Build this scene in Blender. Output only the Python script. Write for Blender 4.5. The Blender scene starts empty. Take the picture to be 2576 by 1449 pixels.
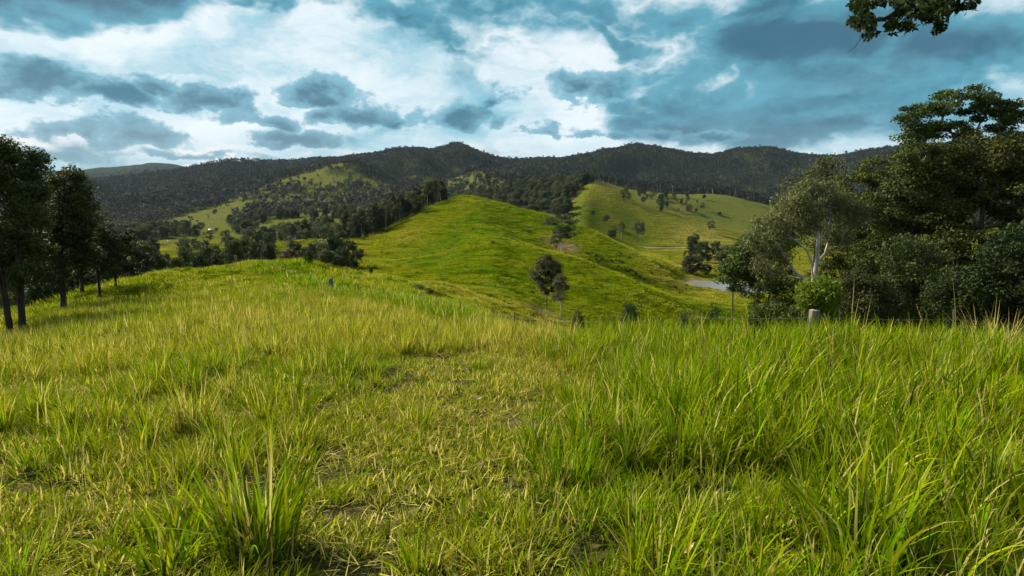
import bpy, math, random
import numpy as np
from mathutils import Vector

random.seed(7)
rng = np.random.default_rng(7)
sc = bpy.context.scene
COL = sc.collection
rad = math.radians

# ------------------------------------------------------------------ camera
W, H = 1024.0, 576.0
FOV = rad(80.0)
F = (W / 2) / math.tan(FOV / 2)
HORIZON = 215.0
PITCH = -math.atan((H / 2 - HORIZON) / F)
EYE = 1.65
cam_d = bpy.data.cameras.new('camera')
cam_d.sensor_width = 36.0
cam_d.lens = 18.0 / math.tan(FOV / 2)
cam_d.clip_start = 0.05
cam_d.clip_end = 30000.0
cam = bpy.data.objects.new('camera', cam_d)
COL.objects.link(cam)
cam.location = (0, 0, EYE)
cam.rotation_euler = (math.pi / 2 + PITCH, 0, 0)
sc.camera = cam

# ------------------------------------------------------------------ light and exposure
EXPOSURE = 3.25
SUN_STRENGTH = 1.5
SUN_EL, SUN_AZ = rad(33), rad(-58)          # azimuth from the view axis (+Y), negative = left
SKY_STRENGTH = 0.1
vs = sc.view_settings
vs.view_transform = 'Standard'
vs.look = 'None'
vs.exposure = EXPOSURE
vs.gamma = 1.0
vs.use_curve_mapping = False
sc.render.engine = 'CYCLES'
cy = sc.cycles
cy.max_bounces = 4
cy.diffuse_bounces = 2
cy.glossy_bounces = 2
cy.transmission_bounces = 2
cy.transparent_max_bounces = 4
cy.volume_bounces = 0
cy.use_denoising = True
cy.denoiser = 'OPENIMAGEDENOISE'
cy.denoising_prefilter = 'ACCURATE'
cy.sample_clamp_indirect = 4.0
cy.caustics_reflective = False
cy.caustics_refractive = False

sun_d = bpy.data.lights.new('sun', 'SUN')
sun_d.energy = SUN_STRENGTH
sun_d.angle = rad(10)
sun_d.color = (1.0, 0.93, 0.80)
sun = bpy.data.objects.new('sun', sun_d)
COL.objects.link(sun)
sdir = Vector((math.sin(SUN_AZ) * math.cos(SUN_EL), math.cos(SUN_AZ) * math.cos(SUN_EL), math.sin(SUN_EL)))
sun.rotation_euler = (-sdir).to_track_quat('-Z', 'Y').to_euler()


def pix_dir(px, py):
    dx, dy = (px - W / 2) / F, (H / 2 - py) / F
    c, s = math.cos(PITCH), math.sin(PITCH)
    return np.array([dx, c - dy * s, s + dy * c])


def pix_ang(px, py):
    d = pix_dir(px, py)
    return math.atan2(d[0], d[1]), d[2] / math.hypot(d[0], d[1])


DS = 2576.0 / 1024.0


def dp(x, y):
    return x / DS, y / DS


# ------------------------------------------------------------------ node helpers
def N(nt, typ, loc=None, **kw):
    n = nt.nodes.new(typ)
    for k, v in kw.items():
        setattr(n, k, v)
    return n


def setin(nt, sock, v):
    if isinstance(v, bpy.types.NodeSocket):
        nt.links.new(v, sock)
    elif v is not None:
        sock.default_value = v


def fmath(nt, op, a, b=None, c=None, clamp=False):
    n = N(nt, 'ShaderNodeMath', operation=op, use_clamp=clamp)
    for i, v in enumerate((a, b, c)):
        if v is not None:
            setin(nt, n.inputs[i], v)
    return n.outputs[0]


def vmath(nt, op, a, b=None, c=None):
    n = N(nt, 'ShaderNodeVectorMath', operation=op)
    for i, v in enumerate((a, b, c)):
        if v is not None:
            setin(nt, n.inputs[i], v)
    return n.outputs['Value'] if op in ('LENGTH', 'DOT_PRODUCT', 'DISTANCE') else n.outputs[0]


def maprange(nt, v, a, b, c=0.0, d=1.0, smooth=True):
    n = N(nt, 'ShaderNodeMapRange', interpolation_type='SMOOTHSTEP' if smooth else 'LINEAR')
    setin(nt, n.inputs['Value'], v)
    n.inputs['From Min'].default_value = a
    n.inputs['From Max'].default_value = b
    n.inputs['To Min'].default_value = c
    n.inputs['To Max'].default_value = d
    return n.outputs['Result']


def mixc(nt, fac, a, b, blend='MIX'):
    n = N(nt, 'ShaderNodeMix', data_type='RGBA', blend_type=blend)
    setin(nt, n.inputs['Factor'], fac)
    for s, v in (('A', a), ('B', b)):
        sk = [i for i in n.inputs if i.name == s and i.type == 'RGBA'][0]
        if isinstance(v, tuple) and len(v) == 3:
            v = (*v, 1.0)
        setin(nt, sk, v)
    return [o for o in n.outputs if o.type == 'RGBA'][0]


def noise(nt, vec, scale, detail=4.0, rough=0.55, dist=0.0, out='Fac', lac=2.0, dim='3D'):
    n = N(nt, 'ShaderNodeTexNoise', noise_dimensions=dim)
    setin(nt, n.inputs['Vector'], vec)
    n.inputs['Scale'].default_value = scale
    n.inputs['Detail'].default_value = detail
    n.inputs['Roughness'].default_value = rough
    n.inputs['Lacunarity'].default_value = lac
    n.inputs['Distortion'].default_value = dist
    return n.outputs[out]


# ------------------------------------------------------------------ world: sky with cloud layers
world = bpy.data.worlds.new('World')
sc.world = world
world.use_nodes = True


def build_world():
    nt = world.node_tree
    nt.nodes.clear()
    out = N(nt, 'ShaderNodeOutputWorld')
    bg = N(nt, 'ShaderNodeBackground')
    bg.inputs['Strength'].default_value = SKY_STRENGTH
    nt.links.new(bg.outputs[0], out.inputs['Surface'])
    sky = N(nt, 'ShaderNodeTexSky', sky_type='NISHITA')
    sky.sun_disc = False
    sky.sun_elevation = SUN_EL
    sky.sun_rotation = SUN_AZ
    tc = N(nt, 'ShaderNodeTexCoord')
    D = vmath(nt, 'NORMALIZE', tc.outputs['Generated'])
    sep = N(nt, 'ShaderNodeSeparateXYZ')
    nt.links.new(D, sep.inputs[0])
    x, y, z = sep.outputs
    A = fmath(nt, 'ARCTAN2', x, y)
    E = fmath(nt, 'ARCSINE', z)
    comb = N(nt, 'ShaderNodeCombineXYZ')
    nt.links.new(A, comb.inputs[0])
    nt.links.new(E, comb.inputs[1])
    C = comb.outputs[0]
    zz = fmath(nt, 'ADD', fmath(nt, 'MAXIMUM', z, 0.0), 0.10)     # cloud-deck coordinates
    cp = N(nt, 'ShaderNodeCombineXYZ')
    nt.links.new(fmath(nt, 'DIVIDE', x, zz), cp.inputs[0])
    nt.links.new(fmath(nt, 'DIVIDE', y, zz), cp.inputs[1])
    P = cp.outputs[0]
    Cs = vmath(nt, 'MULTIPLY', C, (1.0, 1.7, 1.0))
    w1 = vmath(nt, 'SUBTRACT', noise(nt, Cs, 7.0, 6.0, 0.62, out='Color', dim='2D'), (0.5, 0.5, 0.5))
    Cw = vmath(nt, 'MULTIPLY_ADD', w1, (0.15, 0.075, 0.0), C)
    w2 = vmath(nt, 'SUBTRACT', noise(nt, Cs, 3.2, 5.0, 0.58, out='Color', dim='2D'), (0.5, 0.5, 0.5))
    Cv = vmath(nt, 'MULTIPLY_ADD', w2, (0.46, 0.20, 0.0), C)

    def blob(coord, cx, cyy, rx, ry, ang=0.0):
        """offset and scale a direction to a cloud bank centred there"""
        a0, t0 = pix_ang(*dp(cx, cyy))
        a1 = pix_ang(*dp(cx + rx, cyy))[0]
        e0 = math.atan(t0)
        e1 = math.atan(pix_ang(*dp(cx, cyy - ry))[1])
        sx, sy = 1 / (a1 - a0), 1 / (e1 - e0)
        if ang:
            q = vmath(nt, 'SUBTRACT', coord, (a0, e0, 0.0))
            m = N(nt, 'ShaderNodeVectorRotate', rotation_type='Z_AXIS')
            nt.links.new(q, m.inputs['Vector'])
            m.inputs['Angle'].default_value = -ang
            return vmath(nt, 'MULTIPLY', m.outputs[0], (sx, sy, 0.0))
        return vmath(nt, 'MULTIPLY_ADD', coord, (sx, sy, 0.0), (-a0 * sx, -e0 * sy, 0.0))

    # high bright cloud, streaked and mottled
    nb = noise(nt, vmath(nt, 'MULTIPLY_ADD', w2, (1.1, 1.1, 0.0), P), 0.6, 5.0, 0.6, dim='2D')
    nb2 = noise(nt, vmath(nt, 'MULTIPLY', Cw, (1.0, 2.2, 1.0)), 6.0, 6.0, 0.6, dim='2D')
    base_f = fmath(nt, 'ADD', fmath(nt, 'MULTIPLY', nb, 0.45), fmath(nt, 'MULTIPLY', nb2, 0.55))
    col = mixc(nt, maprange(nt, base_f, 0.36, 0.68), (0.84, 0.92, 0.955), (0.26, 0.56, 0.68))
    low = maprange(nt, E, rad(7.5), rad(4.0))
    nlow = noise(nt, vmath(nt, 'MULTIPLY', Cw, (1.0, 4.5, 1.0)), 5.0, 6.0, 0.62, dim='2D')
    col = mixc(nt, fmath(nt, 'MULTIPLY', low, 0.6), col, (0.40, 0.57, 0.67))
    gap = fmath(nt, 'MULTIPLY', low, maprange(nt, nlow, 0.48, 0.60))
    col = mixc(nt, gap, col, (0.93, 0.895, 0.885))

    # soft teal sheets
    soft = [(180, 5, 400, 110, 1.35, 0), (420, -5, 260, 80, 1.1, 0),
            (1930, 150, 420, 140, 1.1, -0.10), (2030, 140, 300, 85, 1.4, -0.15), (2330, 190, 560, 140, 1.1, 0.12), (2100, 240, 520, 120, 0.95, 0.0), (2200, 110, 900, 230, 0.85, 0.0),
            (1760, 280, 380, 85, 0.8, -0.05), (2480, 90, 300, 80, 0.85, 0.1), (1430, 95, 260, 55, 0.72, -0.35),
            (1000, 20, 420, 55, 0.7, 0), (1330, 20, 300, 60, 0.7, 0), (720, 5, 260, 36, 0.6, 0), (2150, 320, 460, 62, 0.78, 0.04), (1180, 110, 260, 36, 0.5, -0.3),
            (2000, 20, 500, 70, 0.7, 0), (1250, 70, 460, 100, 0.55, -0.1), (1640, 40, 300, 120, 0.85, 0), (330, 30, 330, 70, 0.9, 0), (90, 345, 330, 60, 0.6, 0), (1560, 200, 220, 80, 0.66, 0.0), (1650, 170, 180, 60, 0.66, 0)]
    acc = None
    for (cx, cyy, rx, ry, w, ang) in soft:
        ln = vmath(nt, 'LENGTH', blob(Cv, cx, cyy, rx, ry, ang))
        g = fmath(nt, 'MULTIPLY_ADD', ln, -w / 1.3, 1.4 * w / 1.3)
        acc = g if acc is None else fmath(nt, 'MAXIMUM', acc, g)
    acc = maprange(nt, acc, 0.0, 1.5, 0.0, 1.5)
    gen = fmath(nt, 'MULTIPLY', maprange(nt, noise(nt, P, 0.42, 5.0, 0.55, dim='2D'), 0.46, 0.72),
                maprange(nt, E, rad(14), rad(34), 0.25, 0.9))
    acc = fmath(nt, 'MAXIMUM', acc, gen)
    nsoft = noise(nt, vmath(nt, 'MULTIPLY', Cw, (1.0, 2.0, 1.0)), 6.5, 6.0, 0.62, dim='2D')
    sd = fmath(nt, 'ADD', acc, fmath(nt, 'MULTIPLY', fmath(nt, 'SUBTRACT', nsoft, 0.5), 1.0))
    sa = maprange(nt, sd, 0.06, 0.52)
    scol = mixc(nt, maprange(nt, fmath(nt, 'ADD', sd, fmath(nt, 'MULTIPLY', fmath(nt, 'SUBTRACT', nb2, 0.5), 1.5)), 0.20, 1.25), (0.075, 0.35, 0.47), (0.004, 0.105, 0.18))
    scol = mixc(nt, fmath(nt, 'MULTIPLY', maprange(nt, E, rad(9.5), rad(4)), 0.6), scol, (0.17, 0.29, 0.37))
    col = mixc(nt, fmath(nt, 'MULTIPLY', sa, 0.95), col, scol)

    # cumulus: ragged domed tops, flat dark bases
    cum = [(90, 225, 230, 90, 1.0), (290, 255, 150, 50, 0.9), (425, 230, 95, 50, 0.95), (540, 268, 110, 56, 0.95),
           (800, 248, 115, 52, 1.0), (905, 298, 135, 66, 1.0), (1155, 308, 105, 66, 1.0), (330, 345, 150, 60, 0.9),
           (170, 340, 120, 54, 0.8), (640, 310, 170, 40, 0.75), (740, 362, 170, 36, 0.85), (1420, 230, 90, 65, 0.9),
           (1510, 232, 115, 54, 0.85), (1340, 334, 62, 40, 0.85), (1460, 340, 80, 36, 0.8),
           (1665, 350, 70, 40, 0.85), (1560, 356, 60, 24, 0.8), (1270, 250, 60, 46, 0.6), (1010, 312, 60, 30, 0.7),
           (60, 395, 200, 36, 0.6), (480, 390, 230, 18, 0.55), (1830, 352, 160, 28, 0.7)]
    nz = noise(nt, vmath(nt, 'MULTIPLY', C, (1.0, 1.4, 1.0)), 15.0, 6.0, 0.66, dim='2D')
    ga = None
    for (cx, cyy, rx, ry, w) in cum:
        q = blob(Cw, cx, cyy, rx, ry)
        q = vmath(nt, 'MAXIMUM', q, vmath(nt, 'MULTIPLY', q, (-1.0, -2.4, 0.0)))
        g = fmath(nt, 'MULTIPLY_ADD', vmath(nt, 'LENGTH', q), -w / 1.25, 1.35 * w / 1.25)
        ga = g if ga is None else fmath(nt, 'MAXIMUM', ga, g)
    ga = fmath(nt, 'MAXIMUM', ga, 0.0)
    cd = fmath(nt, 'ADD', ga, fmath(nt, 'MULTIPLY', fmath(nt, 'SUBTRACT', nz, 0.5), 1.05))
    ca = fmath(nt, 'MULTIPLY', maprange(nt, cd, 0.20, 0.46), maprange(nt, ga, 0.0, 0.18))
    ccol = mixc(nt, maprange(nt, fmath(nt, 'ADD', cd, fmath(nt, 'MULTIPLY', fmath(nt, 'SUBTRACT', nb2, 0.5), 0.9)), 0.30, 0.95), (0.19, 0.46, 0.58), (0.009, 0.130, 0.210))
    ccol = mixc(nt, fmath(nt, 'MULTIPLY', maprange(nt, E, rad(10), rad(4)), 0.5), ccol, (0.19, 0.30, 0.38))
    col = mixc(nt, fmath(nt, 'MULTIPLY', ca, 0.94), col, ccol)

    # clear sky shows faintly through thin cloud
    k = 1.0 / (SKY_STRENGTH * 2 ** EXPOSURE)
    cl = vmath(nt, 'MULTIPLY', col, (k, k, k))
    fin = mixc(nt, 0.992, sky.outputs[0], cl)
    nt.links.new(fin, bg.inputs['Color'])
    world.cycles.sampling_method = 'NONE'


build_world()
# ------------------------------------------------------------------ numeric helpers
def sstep(a, b, x):
    t = np.clip((np.asarray(x, float) - a) / (b - a), 0, 1)
    return t * t * (3 - 2 * t)


def vnoise(x, y, seed=0):
    x = np.asarray(x, float)
    y = np.asarray(y, float)
    xi, yi = np.floor(x).astype(np.int64), np.floor(y).astype(np.int64)
    xf, yf = x - xi, y - yi

    def h(a, b):
        n = (a * 374761393 + b * 668265263 + seed * 1442695041) & 0x7fffffff
        n = ((n ^ (n >> 13)) * 1274126177) & 0x7fffffff
        n = n ^ (n >> 16)
        return (n & 0xffff) / 65535.0
    u, v = xf * xf * xf * (xf * (xf * 6 - 15) + 10), yf * yf * yf * (yf * (yf * 6 - 15) + 10)
    return (h(xi, yi) * (1 - u) + h(xi + 1, yi) * u) * (1 - v) + (h(xi, yi + 1) * (1 - u) + h(xi + 1, yi + 1) * u) * v


def fbm(x, y, octv=4, seed=0, gain=0.5):
    s, a, t = 0, 1.0, 0
    c, sn = math.cos(0.6), math.sin(0.6)
    x, y = np.asarray(x, float), np.asarray(y, float)
    for i in range(octv):
        s = s + a * vnoise(x, y, seed + i * 17)
        t += a
        a *= gain
        x, y = (x * c - y * sn) * 2.03 + 5.3, (x * sn + y * c) * 2.03 + 1.7
    return s / t


def pchip(x, y, xq):
    h = np.diff(x)
    d = np.diff(y) / h
    m = np.zeros_like(y)
    same = d[:-1] * d[1:] > 0
    w1, w2 = 2 * h[1:] + h[:-1], h[1:] + 2 * h[:-1]
    with np.errstate(divide='ignore', invalid='ignore'):
        hm = (w1 + w2) / (w1 / d[:-1] + w2 / d[1:])
    m[1:-1] = np.where(same, hm, 0)
    m[0], m[-1] = d[0], d[-1]
    i = np.clip(np.searchsorted(x, xq) - 1, 0, len(h) - 1)
    t = np.clip((xq - x[i]) / h[i], 0, 1)
    t2, t3 = t * t, t * t * t
    return (2 * t3 - 3 * t2 + 1) * y[i] + (t3 - 2 * t2 + t) * h[i] * m[i] + (-2 * t3 + 3 * t2) * y[i + 1] + (t3 - t2) * h[i] * m[i + 1]


# ------------------------------------------------------------------ terrain
# contour lines of the land from near to far: (column, depth, 'p' image row | 'z' height, value)
LINES = [
    [(512, 0.6, 'z', -0.05)],
    [(512, 1.5, 'z', -0.12)],
    [(512, 3.0, 'z', -0.26)],
    [(512, 5.0, 'z', -0.46)],
    [(0, 8, 'z', -0.95), (512, 8, 'z', -0.76), (1024, 8, 'z', -0.72)],
    [(0, 12, 'z', -1.6), (300, 12.5, 'z', -1.25), (512, 12.5, 'z', -1.22), (1024, 11, 'z', -1.12)],
    [(-150, 18, 'z', -3.2), (0, 19, 'z', -2.7), (200, 19, 'z', -2.0), (330, 19, 'z', -1.95), (440, 19, 'z', -2.1),
     (512, 18.5, 'z', -2.15), (600, 17, 'z', -2.05), (700, 16, 'z', -1.85), (850, 14.5, 'z', -1.75), (1024, 13, 'z', -1.55), (1170, 12, 'z', -1.6)],
    [(-150, 32, 'z', -6.0), (0, 36, 'p', 340), (60, 39, 'p', 314), (150, 42, 'p', 300), (230, 44, 'p', 294), (300, 44, 'p', 292),
     (350, 40, 'p', 299), (400, 34, 'p', 308), (460, 29, 'p', 322), (512, 29, 'z', -4.6), (600, 27, 'z', -5.2), (700, 25, 'z', -4.6), (850, 22, 'z', -3.8), (1024, 20, 'z', -3.0), (1170, 19, 'z', -3)],
    [(-150, 44, 'p', 350), (0, 47, 'p', 321), (60, 50, 'p', 302), (100, 60, 'p', 288), (150, 75, 'p', 276), (200, 84, 'p', 268), (235, 90, 'p', 264),
     (300, 80, 'p', 261), (325, 78, 'p', 265), (360, 84, 'p', 272), (400, 92, 'p', 279), (430, 92, 'p', 285), (470, 74, 'p', 303),
     (512, 62, 'z', -10.8), (600, 56, 'z', -14.5), (700, 52, 'z', -13.5), (850, 46, 'z', -11), (1024, 44, 'z', -9), (1170, 42, 'z', -8)],
    [(-150, 110, 'z', -22), (0, 110, 'z', -21), (100, 130, 'z', -21), (200, 140, 'z', -21), (300, 130, 'z', -18), (345, 118, 'z', -15),
     (400, 115, 'p', 283), (430, 118, 'p', 282), (470, 112, 'p', 290), (512, 108, 'p', 304), (547, 116, 'p', 313), (600, 112, 'p', 332),
     (700, 115, 'z', -25), (850, 105, 'z', -22), (1024, 100, 'z', -18), (1170, 95, 'z', -16)],
    [(-150, 250, 'z', -25), (0, 250, 'z', -25), (100, 250, 'z', -25), (200, 250, 'z', -25), (300, 215, 'z', -22), (330, 190, 'z', -19),
     (365, 180, 'p', 264), (400, 166, 'p', 271), (440, 160, 'p', 268), (470, 168, 'p', 260), (490, 168, 'p', 259), (520, 165, 'p', 268), (547, 156, 'p', 278),
     (600, 148, 'p', 293), (636, 143, 'p', 304), (690, 140, 'p', 320), (760, 150, 'z', -27), (850, 140, 'z', -25), (1024, 130, 'z', -20), (1170, 130, 'z', -18)],
    [(-150, 340, 'z', -24), (0, 340, 'z', -24), (200, 340, 'z', -24), (300, 285, 'z', -20), (345, 255, 'p', 251), (365, 240, 'p', 255), (400, 230, 'p', 254),
     (440, 225, 'p', 249), (470, 225, 'p', 239), (492, 220, 'p', 236), (517, 212, 'p', 243), (557, 197, 'p', 254), (596, 184, 'p', 268), (636, 172, 'p', 283),
     (676, 165, 'p', 300), (720, 172, 'p', 314), (780, 185, 'z', -28.5), (850, 180, 'z', -28), (1024, 170, 'z', -22), (1170, 170, 'z', -20)],
    [(-150, 400, 'z', -24), (0, 400, 'z', -24), (200, 400, 'z', -23), (300, 335, 'z', -17), (345, 300, 'p', 241), (365, 286, 'p', 243), (400, 280, 'p', 238), (440, 276, 'p', 230),
     (477, 266, 'p', 227), (517, 255, 'p', 241), (557, 243, 'p', 257), (596, 234, 'p', 272), (636, 225, 'p', 287), (676, 217, 'p', 299),
     (712, 226, 'p', 295), (780, 232, 'z', -29), (850, 230, 'z', -28), (1024, 220, 'z', -24), (1170, 220, 'z', -22)],
    [(-150, 470, 'z', -22), (0, 470, 'z', -22), (200, 470, 'z', -22), (300, 400, 'z', -15), (358, 335, 'p', 238), (390, 337, 'p', 227), (417, 342, 'p', 213),
     (445, 347, 'p', 201), (469, 350, 'p', 195), (490, 346, 'p', 199), (517, 340, 'p', 207), (557, 325, 'p', 217), (588, 306, 'p', 228),
     (620, 286, 'p', 244), (656, 264, 'p', 263), (690, 254, 'p', 282), (712, 256, 'z', -28), (780, 272, 'z', -28.5), (850, 270, 'z', -28), (1024, 260, 'z', -22), (1170, 260, 'z', -20)],
    [(-150, 570, 'z', -20), (0, 570, 'z', -20), (200, 570, 'z', -20), (300, 500, 'z', -20), (400, 450, 'z', -22), (469, 460, 'z', -18), (520, 440, 'z', -18),
     (557, 420, 'z', -18), (600, 395, 'p', 246), (640, 375, 'p', 255), (690, 360, 'p', 263), (740, 360, 'p', 263), (800, 360, 'z', -27), (1024, 360, 'z', -20), (1170, 360, 'z', -18)],
    [(-150, 700, 'z', -17), (0, 700, 'z', -17), (213, 680, 'p', 231), (300, 620, 'z', -15), (400, 560, 'z', -15), (480, 550, 'z', -6), (540, 520, 'p', 229), (580, 500, 'p', 223),
     (600, 490, 'p', 233), (652, 476, 'p', 248.5), (700, 480, 'p', 247), (740, 460, 'p', 249), (800, 460, 'z', -24), (1024, 460, 'z', -17), (1170, 460, 'z', -15)],
    [(-150, 850, 'z', -8), (0, 850, 'p', 220), (100, 860, 'p', 223), (160, 850, 'p', 225), (213, 820, 'p', 222), (300, 780, 'p', 215), (400, 730, 'p', 212), (480, 690, 'p', 203),
     (540, 640, 'p', 206), (575, 622, 'p', 191), (592, 620, 'p', 183), (610, 612, 'p', 188), (640, 592, 'p', 203), (680, 572, 'p', 216), (720, 556, 'p', 228),
     (756, 545, 'p', 238), (800, 545, 'p', 243), (1024, 560, 'p', 238), (1170, 560, 'p', 236)],
    [(-150, 1000, 'p', 212), (0, 1000, 'p', 212), (100, 1000, 'p', 216), (160, 1000, 'p', 214), (213, 990, 'p', 209), (245, 970, 'p', 206), (300, 950, 'p', 207), (400, 880, 'p', 207), (480, 800, 'p', 196),
     (540, 780, 'p', 192), (592, 740, 'p', 187), (640, 690, 'p', 207), (680, 672, 'p', 221), (720, 656, 'p', 230), (756, 645, 'p', 234), (800, 650, 'p', 236), (1024, 660, 'p', 228), (1170, 660, 'p', 226)],
    [(-150, 1150, 'p', 203), (0, 1150, 'p', 204), (100, 1150, 'p', 205), (213, 1150, 'p', 202), (270, 1150, 'p', 192), (300, 1100, 'p', 192), (345, 1120, 'p', 188), (400, 1080, 'p', 192), (440, 1050, 'p', 194), (480, 950, 'p', 186),
     (540, 900, 'p', 184), (592, 900, 'p', 181), (640, 850, 'p', 191), (672, 830, 'p', 194), (720, 820, 'p', 195), (760, 805, 'p', 203), (790, 790, 'p', 211), (830, 790, 'p', 216), (1024, 800, 'p', 214), (1170, 800, 'p', 212)],
    [(-150, 1350, 'p', 193), (0, 1350, 'p', 194), (200, 1400, 'p', 194), (250, 1330, 'p', 189), (270, 1320, 'p', 183), (300, 1350, 'p', 176), (322, 1350, 'p', 169), (338, 1350, 'p', 164), (352, 1350, 'p', 167), (370, 1350, 'p', 174), (395, 1350, 'p', 183),
     (425, 1300, 'p', 187), (437, 1300, 'p', 190), (460, 1350, 'p', 178), (482, 1350, 'p', 170), (503, 1350, 'p', 177), (540, 1250, 'p', 184), (592, 1200, 'p', 181), (672, 1100, 'p', 197), (760, 1050, 'p', 207), (1024, 1050, 'p', 205), (1170, 1050, 'p', 205)],
    [(-150, 1650, 'p', 190), (0, 1650, 'p', 190), (200, 1650, 'p', 187), (300, 1600, 'p', 180), (338, 1600, 'p', 174), (395, 1600, 'p', 186), (420, 1600, 'p', 176), (440, 1600, 'p', 186), (455, 1600, 'p', 184), (480, 1600, 'p', 180), (540, 1500, 'p', 182), (640, 1500, 'p', 188), (740, 1450, 'p', 196), (1024, 1400, 'p', 190), (1170, 1400, 'p', 190)],
    [(-150, 2300, 'p', 186), (0, 2300, 'p', 185), (75, 2300, 'p', 182), (90, 2250, 'p', 180), (160, 2250, 'p', 172), (235, 2200, 'p', 162), (280, 2200, 'p', 163), (330, 2200, 'p', 160), (370, 2200, 'p', 156), (405, 2200, 'p', 151), (430, 2200, 'p', 152), (445, 2200, 'p', 148.5),
     (457, 2300, 'p', 143.5), (467, 2300, 'p', 147), (477, 2250, 'p', 152), (509, 2200, 'p', 161.5), (556, 2200, 'p', 161), (588, 2150, 'p', 156), (620, 2100, 'p', 151), (636, 2100, 'p', 147.5), (668, 2100, 'p', 152), (711, 2050, 'p', 158), (740, 2050, 'p', 151.5),
     (767, 2050, 'p', 149.5), (795, 2050, 'p', 156), (835, 2000, 'p', 159), (867, 2000, 'p', 153), (895, 2000, 'p', 150), (1024, 2000, 'p', 153), (1170, 2000, 'p', 158)],
    [(0, 3200, 'p', 195), (1024, 3200, 'p', 195)],
    [(-150, 5600, 'p', 176), (0, 5600, 'p', 172), (75, 5600, 'p', 170.5), (95, 5600, 'p', 168), (115, 5600, 'p', 167), (130, 5600, 'p', 165.5), (155, 5600, 'p', 163), (170, 5600, 'p', 164), (190, 5600, 'p', 168), (240, 5600, 'p', 176), (1024, 5600, 'p', 190)],
    [(512, 8800, 'p', 198)],
]
AZ_F = np.radians(np.arange(-58, 58.01, 0.25))
AZ_B = np.radians(np.arange(62, 299, 4.0))
AZ = np.concatenate([AZ_F, AZ_B])
NU = 470
U = np.linspace(math.log(0.6), math.log(8500.0), NU)
NA = len(AZ)


def build_heights():
    K = len(LINES)
    uk = np.zeros((K, NA))
    tk = np.zeros((K, NA))
    azs = np.where(AZ > math.pi, AZ - 2 * math.pi, AZ)
    lim = rad(56)
    azc = np.clip(azs, -lim, lim)
    for k, ln in enumerate(LINES):
        a, u, t = [], [], []
        for (px, d, m, v) in ln:
            if m == 'p':
                az, T = pix_ang(px, v)
                r = d / math.cos(az)
            else:
                az, _ = pix_ang(px, HORIZON)
                r = d / math.cos(az)
                T = (v - EYE) / r
            a.append(az)
            u.append(math.log(r))
            t.append(T)
        a, u, t = map(np.array, (a, u, t))
        if len(a) == 1:
            uk[k], tk[k] = u[0], t[0]
        else:
            q = np.clip(azc, a[0], a[-1])
            uk[k], tk[k] = pchip(a, u, q), pchip(a, t, q)
    for k in range(1, K):
        uk[k] = np.maximum(uk[k], uk[k - 1] + 0.03)
    T = np.zeros((NA, NU))
    for i in range(NA):
        T[i] = pchip(uk[:, i], tk[:, i], U)
        T[i][U < uk[0, i]] = tk[0, i]
        lo = U < uk[0, i]
        T[i][lo] = (EYE * 0 - 0.05 - EYE) / np.exp(U[lo])
    R = np.exp(U)[None, :]
    # behind the camera the hill simply goes on
    Z = EYE + R * T
    back = sstep(rad(56), rad(85), np.abs(azs))[:, None]
    Zb = -0.02 * R ** 0.9 - 6 * sstep(20, 200, R)
    Z = Z * (1 - back) + Zb * back
    X, Y = R * np.sin(AZ)[:, None], R * np.cos(AZ)[:, None]
    # relief
    Z = Z + (fbm(X / 1.7, Y / 1.7, 3, 3) - 0.5) * 0.16 * sstep(1.0, 6, R) * (1 - sstep(60, 120, R))
    Z = Z + (fbm(X / 11, Y / 11, 3, 5) - 0.5) * 1.2 * sstep(25, 60, R) * (1 - sstep(300, 500, R))
    Z = Z + (fbm(X / 4.5, Y / 4.5, 2, 15) - 0.5) * 0.6 * sstep(25, 60, R) * (1 - sstep(200, 300, R))
    Z = Z + (fbm(X / 45, Y / 45, 4, 6) - 0.5) * 3.0 * sstep(120, 260, R)
    rid = 1 - np.abs(fbm(X / 210, Y / 210, 4, 8) * 2 - 1)
    Z = Z + (rid - 0.75) * 58 * sstep(1150, 1500, R) * (1 - 0.75 * sstep(1950, 2150, R))
    rid2 = 1 - np.abs(fbm(X / 420, Y / 420, 3, 21) * 2 - 1)
    Z = Z + (rid2 - 0.75) * 95 * sstep(1350, 1600, R) * (1 - sstep(1850, 2080, R))
    return X, Y, Z


GX, GY, GZ = build_heights()

# the dam in the valley: a flat-bottomed hollow
POND = (90.0, 256.0, 13.0, 23.0, 0.22, -28.2)


def pond_dist(x, y):
    c, s = math.cos(POND[4]), math.sin(POND[4])
    dx, dy = x - POND[0], y - POND[1]
    u, v = (dx * c + dy * s) / POND[2], (-dx * s + dy * c) / POND[3]
    ang = np.arctan2(v, u)
    return np.hypot(u, v) / (1 + 0.13 * np.sin(3 * ang + 0.6) + 0.08 * np.sin(5 * ang))


_pd = pond_dist(GX, GY)
_in = 1 - sstep(0.85, 1.12, _pd)
_bank = 1 - sstep(1.1, 1.75, _pd)
GZ = GZ * (1 - _bank) + (POND[5] + 0.7) * _bank
GZ = GZ * (1 - _in) + (POND[5] - 1.2) * _in

AZS = np.concatenate([AZ, [2 * math.pi + AZ[0]]])


def ground_z(x, y):
    x, y = np.asarray(x, float), np.asarray(y, float)
    az = np.arctan2(x, y)
    az = np.where(az < AZ[0], az + 2 * math.pi, az)
    u = (np.log(np.maximum(np.hypot(x, y), 0.61)) - U[0]) / (U[1] - U[0])
    i = np.clip(np.searchsorted(AZS, az, side='right') - 1, 0, NA - 1)
    f = (az - AZS[i]) / (AZS[i + 1] - AZS[i])
    i2 = (i + 1) % NA
    j = np.clip(u.astype(int), 0, NU - 2)
    g = np.clip(u - j, 0, 1)
    return (GZ[i, j] * (1 - f) + GZ[i2, j] * f) * (1 - g) + (GZ[i, j + 1] * (1 - f) + GZ[i2, j + 1] * f) * g


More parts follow.
